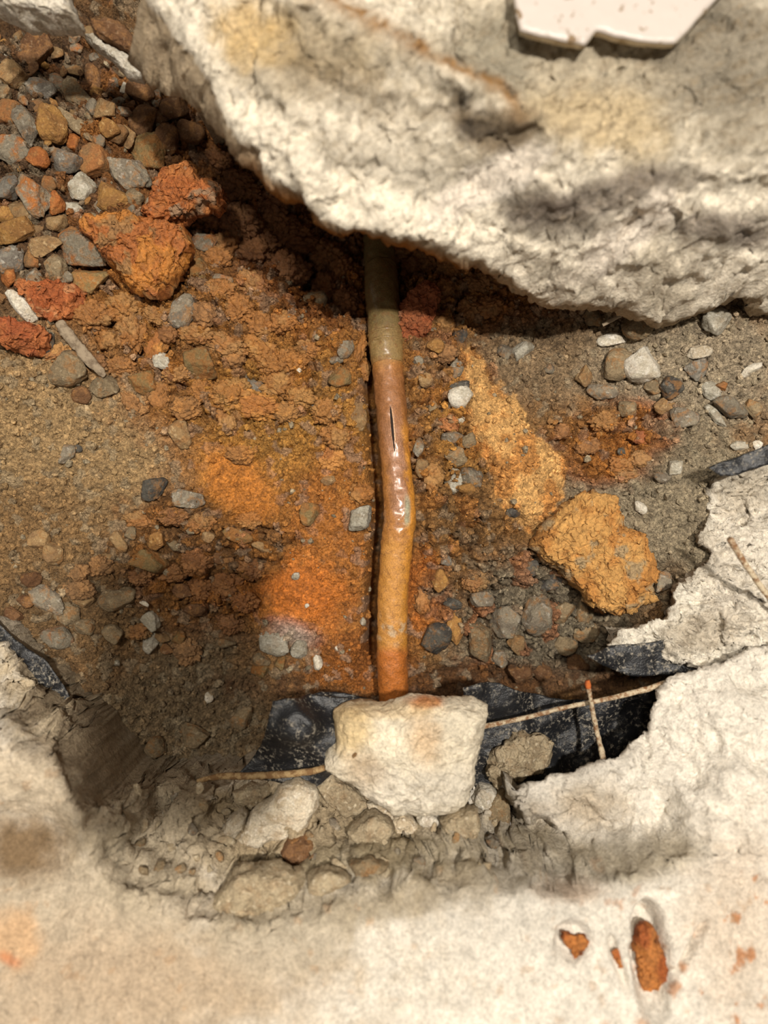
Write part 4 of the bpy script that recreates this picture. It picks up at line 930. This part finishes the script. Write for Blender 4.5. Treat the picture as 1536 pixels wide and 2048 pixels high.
add(936, 500, 2.56, [
 (760,590,160,200,60,'gtan','grey-tan stone with an orange speck left of the white angular one'), (905,590,200,190,20,'white','white angular stone on the right bank, biggest there'), (590,650,95,130,5,'tan','tan oval stone standing in grit on the right bank'), (730,460,170,90,10,'white','white stone with orange fleck under the slab edge'), (640,345,140,100,0,'gtan','grey block half under the slab at the right'),
 (1040,700,140,120,-20,'dark','dark grey faceted stone below the white angular one'), (1170,610,120,120,30,'blue','blue-grey pointed stone right of the white angular one'), (1450,610,120,70,-25,'white','small white oblong stone near the right frame edge'), (1305,695,75,65,0,'rust','small pinkish pebble near the right frame edge'), (1240,720,160,90,20,'light','light grey flat stone near the pinkish pebble'),
 (1340,810,190,120,20,'grey','grey flat stone below the pinkish pebble'), (1270,850,150,55,45,'light','pale sliver along the grey flat stone'), (1060,1115,85,85,0,'light','light grey pebble alone on the right grit'), (1000,1160,90,70,0,'grey'), (880,1320,85,60,40,'white','white pebble above the broad ochre clod'), (950,700,110,80,0,'gtan'), (870,385,160,160,0,'gtan','square grey-brown block under the slab at the right'),
 (1265,380,170,160,-40,'light','pale block leaning out under the slab near the right edge'), (1010,800,110,95,0,'tan'), (820,810,100,90,0,'gtan'), (790,1030,50,50,0,'dark'), (680,940,50,40,0,'ochre'), (1480,1000,60,50,0,'white'), (1395,1000,100,60,0,'light'), (1450,800,110,130,0,'gtan'), (1100,860,160,120,0,'grey'), (1180,520,150,70,-15,'pale'),(420,610,60,60,0,'grey'),(690,720,160,110,0,'grey')],
 RGT, 'small stone in the grit of the right bank', lift=.45)
add(936, 500, 2.56, [(880,960,120,70,10,'red','red clay lump in the rusty patch of the right bank','clay_clod'),(700,880,170,110,0,'rustclay'),(620,1000,130,100,0,'tanclay'),(780,1100,150,100,0,'rustclay'),(480,930,100,80,0,'umber'),(590,1010,90,80,0,'tanclay'),(800,1150,140,90,0,'rustclay'),(880,1070,120,90,0,'rustclay')], 'clods of the right rusty patch', 'rusty crumbly clod in the patch on the right bank')
LOW = 'grey stones below the ochre clod'
add(936, 950, 2.56, [(370,715,190,240,10,'grey','largest grey rounded clod-like stone below the ochre clod'),(490,700,120,130,0,'gtan'),(590,690,140,140,0,'gtan'),(195,770,160,210,10,'grey','grey upright stone left of the largest grey one'),(60,860,140,250,-10,'gtan','tall grey-tan stone right of the lower pipe'),(250,870,120,110,0,'tan'),(165,940,100,90,0,'grey'),(490,870,130,110,0,'gtan'),(370,1010,110,130,0,'brown'),
 (600,800,140,120,0,'gtan'),(430,560,140,100,0,'dark'),(990,545,100,140,10,'grey','grey stone between the ochre clod and mortar crust'),(880,640,120,90,0,'gtan'),(270,1010,140,110,0,'brown'),(560,960,130,100,0,'brown'),(330,480,110,90,0,'dark'),(225,195,75,50,10,'dark')], LOW, 'small grey stone in the hollow below the broad ochre clod', lift=.5)
add(500, 950, 2.56, [(950,820,160,210,20,'dark','dark grey slab-shaped stone right of the lower pipe'),(1050,800,90,190,0,'ochre','ochre stone strip beside the dark slab-shaped stone'),(1030,660,110,90,0,'dark'),(975,545,115,135,0,'ochre','round ochre lump right of the lower pipe'),(1010,440,65,65,0,'blue','small blue-grey pebble above the round ochre lump'),
 (125,860,190,120,15,'light','light grey stone at the lower edge of the wet orange patch'),(260,900,100,120,30,'light','second light grey stone below the wet orange patch, nearer the pipe'),(345,955,80,85,0,'white','white chip lowest below the wet orange patch'),(290,670,28,28,0,'white','tiny white grain on the wet orange patch'),(240,520,55,45,0,'light'),(450,890,40,32,0,'white'),(155,970,80,90,0,'olive'),(1150,540,150,120,0,'rustclay'),(1180,640,140,120,0,'grey'),(60,950,90,80,0,'gtan'),(880,640,90,150,0,'rustclay'),(580,750,35,50,0,'light')],
 'stones around the lower pipe', 'small stone near the lower end of the pipe', lift=.5)
SHA = 'stones in the shaded hollow'
add(0, 950, 2.56, [(775,755,115,115,20,'light','light squarish stone in the shaded hollow'),(765,870,125,125,0,'light','duller light stone just below the squarish one'),(610,335,130,80,40,'tan','tan pointed stone at the top of the shaded hollow'),(800,330,130,110,0,'ochre','ochre stone beside the tan pointed one in the hollow'),(755,440,200,130,0,'olive','broad olive stone in the upper shaded hollow'),(670,300,100,70,0,'gtan'),(740,660,55,28,15,'white','thin white chip above the light squarish stone'),(560,415,90,50,0,'tan'),
 (240,640,210,120,40,'grey','grey long stone at the left of the shaded hollow'),(350,720,190,120,45,'gtan','grey-tan stone beneath the grey long one'),(280,400,120,130,0,'tan'),(210,340,120,120,0,'tan'),(160,530,110,90,0,'brown'),(300,830,180,120,0,'mixed','rust-tan stone at the lower left of the hollow'),(600,640,190,130,0,'gtan','grey-brown flat stone left of the thin white chip'),(1070,1140,45,65,0,'white','small white chip low in the hollow'),(600,965,45,35,0,'light'),
 (1220,310,160,90,10,'olive'),(1060,320,90,60,0,'tan'),(1340,370,110,60,20,'tan'),(1140,430,120,100,0,'brown'),(890,360,70,65,0,'gtan'),(430,650,110,80,0,'tan'),(130,640,110,90,0,'brown'),(70,720,110,100,0,'brown'),(440,780,130,100,0,'gtan'),(580,820,130,110,0,'gtan'),(820,830,100,70,20,'tan'),(850,890,100,60,0,'brown'),(920,840,90,80,0,'olive'),(1000,700,120,90,0,'brown'),(940,600,110,90,0,'brown'),(1160,860,100,80,0,'gtan'),(1340,1000,120,80,0,'olive'),(1000,1330,220,140,0,'gtan','broad earthy stone at the bottom of the shaded hollow'),(1240,1250,130,160,0,'gtan'),(800,1400,160,120,0,'gtan')],
 SHA, 'small dull stone in the shaded hollow at lower left', lift=.4)
add(0, 950, 2.56, [(880,210,160,100,0,'umber'),(720,230,160,90,0,'rustclay'),(1020,240,160,110,0,'rustclay'),(1280,230,150,90,0,'rustclay'),(1000,450,170,130,0,'umber'),(880,500,150,110,0,'umber'),(1160,560,170,130,0,'umber'),(1020,590,170,130,0,'umber'),(1250,650,150,120,0,'umber'),(400,580,170,110,0,'tanclay'),(500,470,150,120,0,'tanclay'),(720,520,140,100,0,'umber'),(1180,760,140,110,0,'umber'),(960,900,150,140,0,'tanclay'),(700,800,150,80,0,'rustclay'),(1290,480,140,110,0,'umber'),(400,500,110,90,0,'tanclay')], 'clods in the shaded hollow', 'dark crumbly clod in the shaded hollow at lower left')

hr = np.random.default_rng(11); tries = 0; nfill = 0
while nfill < 70 and tries < 4000:
    tries += 1
    hx_, hy_ = hr.uniform(-10, 330), hr.uniform(70, 640); L_ = hr.uniform(22, 42)
    if hy_ > 700-0.6*hx_: continue
    if any(math.hypot(hx_-q[0], hy_-q[1]) < .36*(q[3]+L_) for q in SL): continue
    if 160 < hx_ < 375 and 430 < hy_ < 590: continue
    SL.append((hx_, hy_, L_, L_*hr.uniform(.6,.9), hr.uniform(0,180), hr.choice(['tan','rust','gtan','brown','ochre','mixed','grey']), 'small gravel stone filling a gap in the upper left heap', HEAP, 'gravel_stone', 'stone', dict(lift=.5)))
    nfill += 1
LED = 'small rubble on the lower ledge'
lr = np.random.default_rng(23); led = []
while len(led) < 46:
    a_, b_ = lr.uniform(270, 990), lr.uniform(1575, 1745); L_ = lr.uniform(14, 40)
    if b_ > 1800-.09*(a_-300): continue
    if 640 < a_ < 985 and b_ < 1640: continue
    if any(math.hypot(a_-q[0], b_-q[1]) < .5*(q[2]+L_) for q in led): continue
    led.append((a_, b_, L_)); kd = lr.choice(['mortar','gtan','mortar','grey'])
    SL.append((a_, b_, L_, L_*.7, lr.uniform(0,180), kd, 'small rubble bit', LED, 'rubble_stone', 'rubble', dict(led=1)))
from collections import Counter
cnt = Counter(s[6] for s in SL)
ANCH = [(265,505,'largest wet clay clump'),(365,385,'knobbly orange clump'),(100,600,'red-orange oval lump'),(40,672,'left-edge red lump'),(165,700,'grey splinter'),(835,625,'red-brown flat clod'),(1180,1110,'broad ochre clod'),(1045,900,'ochre crust'),
 (770,660,'pipe sleeve'),(785,850,'pipe split'),(798,1030,'pipe kink'),(784,1250,'lower pipe'),(719,1036,'bright grey angular stone'),(600,1195,'wet orange patch'),(475,965,'smooth orange smear'),(1290,730,'white angular stone'),(303,1245,'light squarish stone'),(305,1000,'dark blue-grey stone'),
 (240,105,'white-edged flake'),(60,10,'white corner piece'),(24,152,'rounded tan stone'),(129,324,'blue-grey cube-like stone'),(160,375,'pale faceted stone'),(226,395,'ochre oblong stone'),(35,465,'flat pointed ochre stone'),(305,300,'olive rounded stone'),(640,520,'shadowed recess'),(1225,880,'right rusty patch'),(1080,1230,'largest grey rounded stone'),
 (580,1450,'torn black sheet'),(820,1500,'white concrete chunk'),(561,1625,'rust-streaked pale stone'),(510,1770,'large grey mortar lump'),(390,725,'ochre-olive stone'),(400,1470,'broad earthy stone'),(920,790,'whitish rounded stone')]
KW = {'tan':'tan','ochre':'ochre','brown':'brown','grey':'grey','blue':'blue-grey','dark':'dark grey','light':'light grey','white':'white','rust':'rust-stained','gtan':'grey-tan','olive':'olive','mixed':'clay-smeared','orange':'orange','red':'red','pale':'pale','mortar':'dusty','amber':'amber','rustclay':'rusty','tanclay':'tan earthy','umber':'dark brown'}
def words(px, py, L, k, nm):
    d, ax, ay, an = min((math.hypot(px-a[0], py-a[1]), a[0], a[1], a[2]) for a in ANCH)
    dx, dy = px-ax, py-ay; a = math.degrees(math.atan2(dy, dx)) % 360
    w = ['right of','below and right of','below','below and left of','left of','above and left of','above','above and right of'][int(((a+22.5) % 360)//45)]
    sz = 'tiny' if L < 20 else 'small' if L < 40 else 'medium' if L < 62 else 'large'
    return f"{sz} {KW[k]} {'clod' if nm == 'clay_clod' else 'rubble bit' if nm == 'rubble_stone' else 'stone'} {w} the {an}", d
gen = {}
for i, q in enumerate(SL):
    if cnt[q[6]] > 1:
        t_, d_ = words(q[0], q[1], q[2], q[5], q[8]); gen.setdefault(t_, []).append((d_, i))
RANK = ['nearest', 'second nearest', 'third nearest', 'fourth nearest', 'fifth nearest', 'sixth nearest', 'seventh nearest']
for t_, l in gen.items():
    l.sort()
    for r_, (d_, i) in enumerate(l):
        q = SL[i]; SL[i] = q[:6] + (t_ + (f', {RANK[r_]}' if len(l) > 1 else ''),) + q[7:]
cnt = Counter(s[6] for s in SL)
for (px, py, L, Wd, a, k, lab, grp, nm, cat, opt) in SL:
    o = stone(nm, px, py, L*(1.18 if nm == 'clay_clod' else 1.05), Wd*(1.18 if nm == 'clay_clod' else 1.05), a, k, lift=(.12 if nm == 'clay_clod' else opt.get('lift', .35)), zg=(slab_z(px, py) if opt.get('led') else None))
    tag(o, lab, cat, grp or None)
    if cnt[lab] == 1 and not grp: pass
# clay left in the knocks of the foreground slab
def dab(outline, z, th, label):
    return clod(outline, z, th, ((160,84,32),(184,116,54),(112,60,28)), .5, label, rough=(.003,120), N=120, R=30, cat='clay dab')
dab([(1290,1852),(1306,1856),(1322,1880),(1338,1905),(1336,1940),(1326,1985),(1306,2012),(1288,1990),(1276,1950),(1272,1905),(1280,1870)], slab_z(1250,1900)-.001, .014, 'long rust-brown clay plug filling the deep knock in the foreground slab')
dab([(1126,1868),(1145,1872),(1172,1868),(1176,1890),(1164,1925),(1154,1930),(1142,1905),(1128,1885)], slab_z(1100,1900)+.001, .007, 'small orange clay dab in the shallow knock of the foreground slab')
dab([(1228,1900),(1234,1898),(1244,1925),(1250,1945),(1244,1955),(1238,1948),(1232,1925)], slab_z(1200,1900)+.001, .004, 'thin orange clay streak between the two larger clay marks')

# ================================================================== CRUMBS (uncountable)
def crumbs(n, rng, lo, hi, name, label, pick):
    px = rng.uniform(-20, 1560, n*3); py = rng.uniform(60, 1570, n*3)
    keep = pick(px, py, rng.uniform(size=n*3)); px, py = px[keep][:n], py[keep][:n]; n = len(px)
    k = H/F; x = (px-768)*k; y = (1024-py)*k
    r = lo*(hi/lo)**(rng.uniform(size=n)**2.2); z = soil_z(x, y)
    d, f = ICO[0]
    V = d[None]*rng.uniform(.65, 1.25, (n, 12, 1)); V = V*rng.uniform(.7, 1.2, (n, 1, 3))
    an = rng.uniform(0, 6.28, n); c, s = np.cos(an), np.sin(an)
    V = np.stack([V[...,0]*c[:,None]-V[...,1]*s[:,None], V[...,0]*s[:,None]+V[...,1]*c[:,None], V[...,2]], -1)
    V = V*r[:,None,None] + np.stack([x, y, z+r*.35], 1)[:, None, :]
    i = np.clip(((y-gy[0])/st).astype(int), 0, ny-1); j = np.clip(((x-gx[0])/st).astype(int), 0, nx-1)
    cc = SCOL[i, j]*rng.uniform(.75, 1.35, (n,1)); g = (rng.uniform(size=(n,1)) < .05)
    cc = np.where(g, lin((166,150,122))*rng.uniform(.6,1.1,(n,1)), cc)
    Fc = (f[None] + (np.arange(n)*12)[:,None,None]).reshape(-1, 3)
    o = mesh_obj(name, V.reshape(-1,3), [Fc], M_SOIL, col=np.repeat(cc, 12, 0), attrs={'wet': np.repeat(np.full(n,.15), 12)}, smooth=False)
    return tag(o, label, 'soil crumbs', kind='stuff')
def pick(px, py, u):
    m = np.clip(1-.9*blob(px,py,475,965,95,60,38)-.9*blob(px,py,600,1195,85,70), 0, 1)
    dp = np.abs(px-pipe_x(py)); m = m*(dp > 48)
    return u < m
crumbs(21000, np.random.default_rng(3), .0005, .0027, 'soil_crumbs', 'loose crumbs of earth and grit strewn over the soil', pick)

# ================================================================== THE PHONE TAKING THE PICTURE (its shadow falls in the lower left)
def rounded_box(name, cx, cy, z0, z1, w, h, r, mat, parent, n=8):
    pts = []
    for (sx_, sy_, a0) in ((1,1,0),(-1,1,90),(-1,-1,180),(1,-1,270)):
        for k in range(n+1):
            a = math.radians(a0+90*k/n); pts.append((cx+sx_*(w/2-r)+r*math.cos(a), cy+sy_*(h/2-r)+r*math.sin(a)))
    p = np.array(pts); m = len(p); b = .0012; c = np.array([cx, cy])
    rings = [(1-b/w*2, z0), (1, z0+b), (1, z1-b), (1-b/w*2, z1)]
    v = np.vstack([np.c_[c+(p-c)*s, np.full(m, z)] for s, z in rings]); a = np.arange(m); bb = (a+1) % m
    Q = np.vstack([np.stack([k*m+a, k*m+bb, (k+1)*m+bb, (k+1)*m+a], 1) for k in range(3)])
    o = mesh_obj(name, v, [Q, a[::-1][None], (3*m+a)[None]], mat, parent, smooth=False); o.location = -parent.location
    return o
phone = empty('mobile_phone', (-.006, -.030, H+.006)); tag(phone, 'dark mobile phone held over the hole, casting the soft shadow at lower left', 'phone')
rounded_box('body', -.006, -.013, H+.006, H+.014, .072, .104, .011, M_PHONE, phone)
rounded_box('lens_bump', .010, .004, H+.0035, H+.006, .034, .034, .008, M_PHONE, phone)
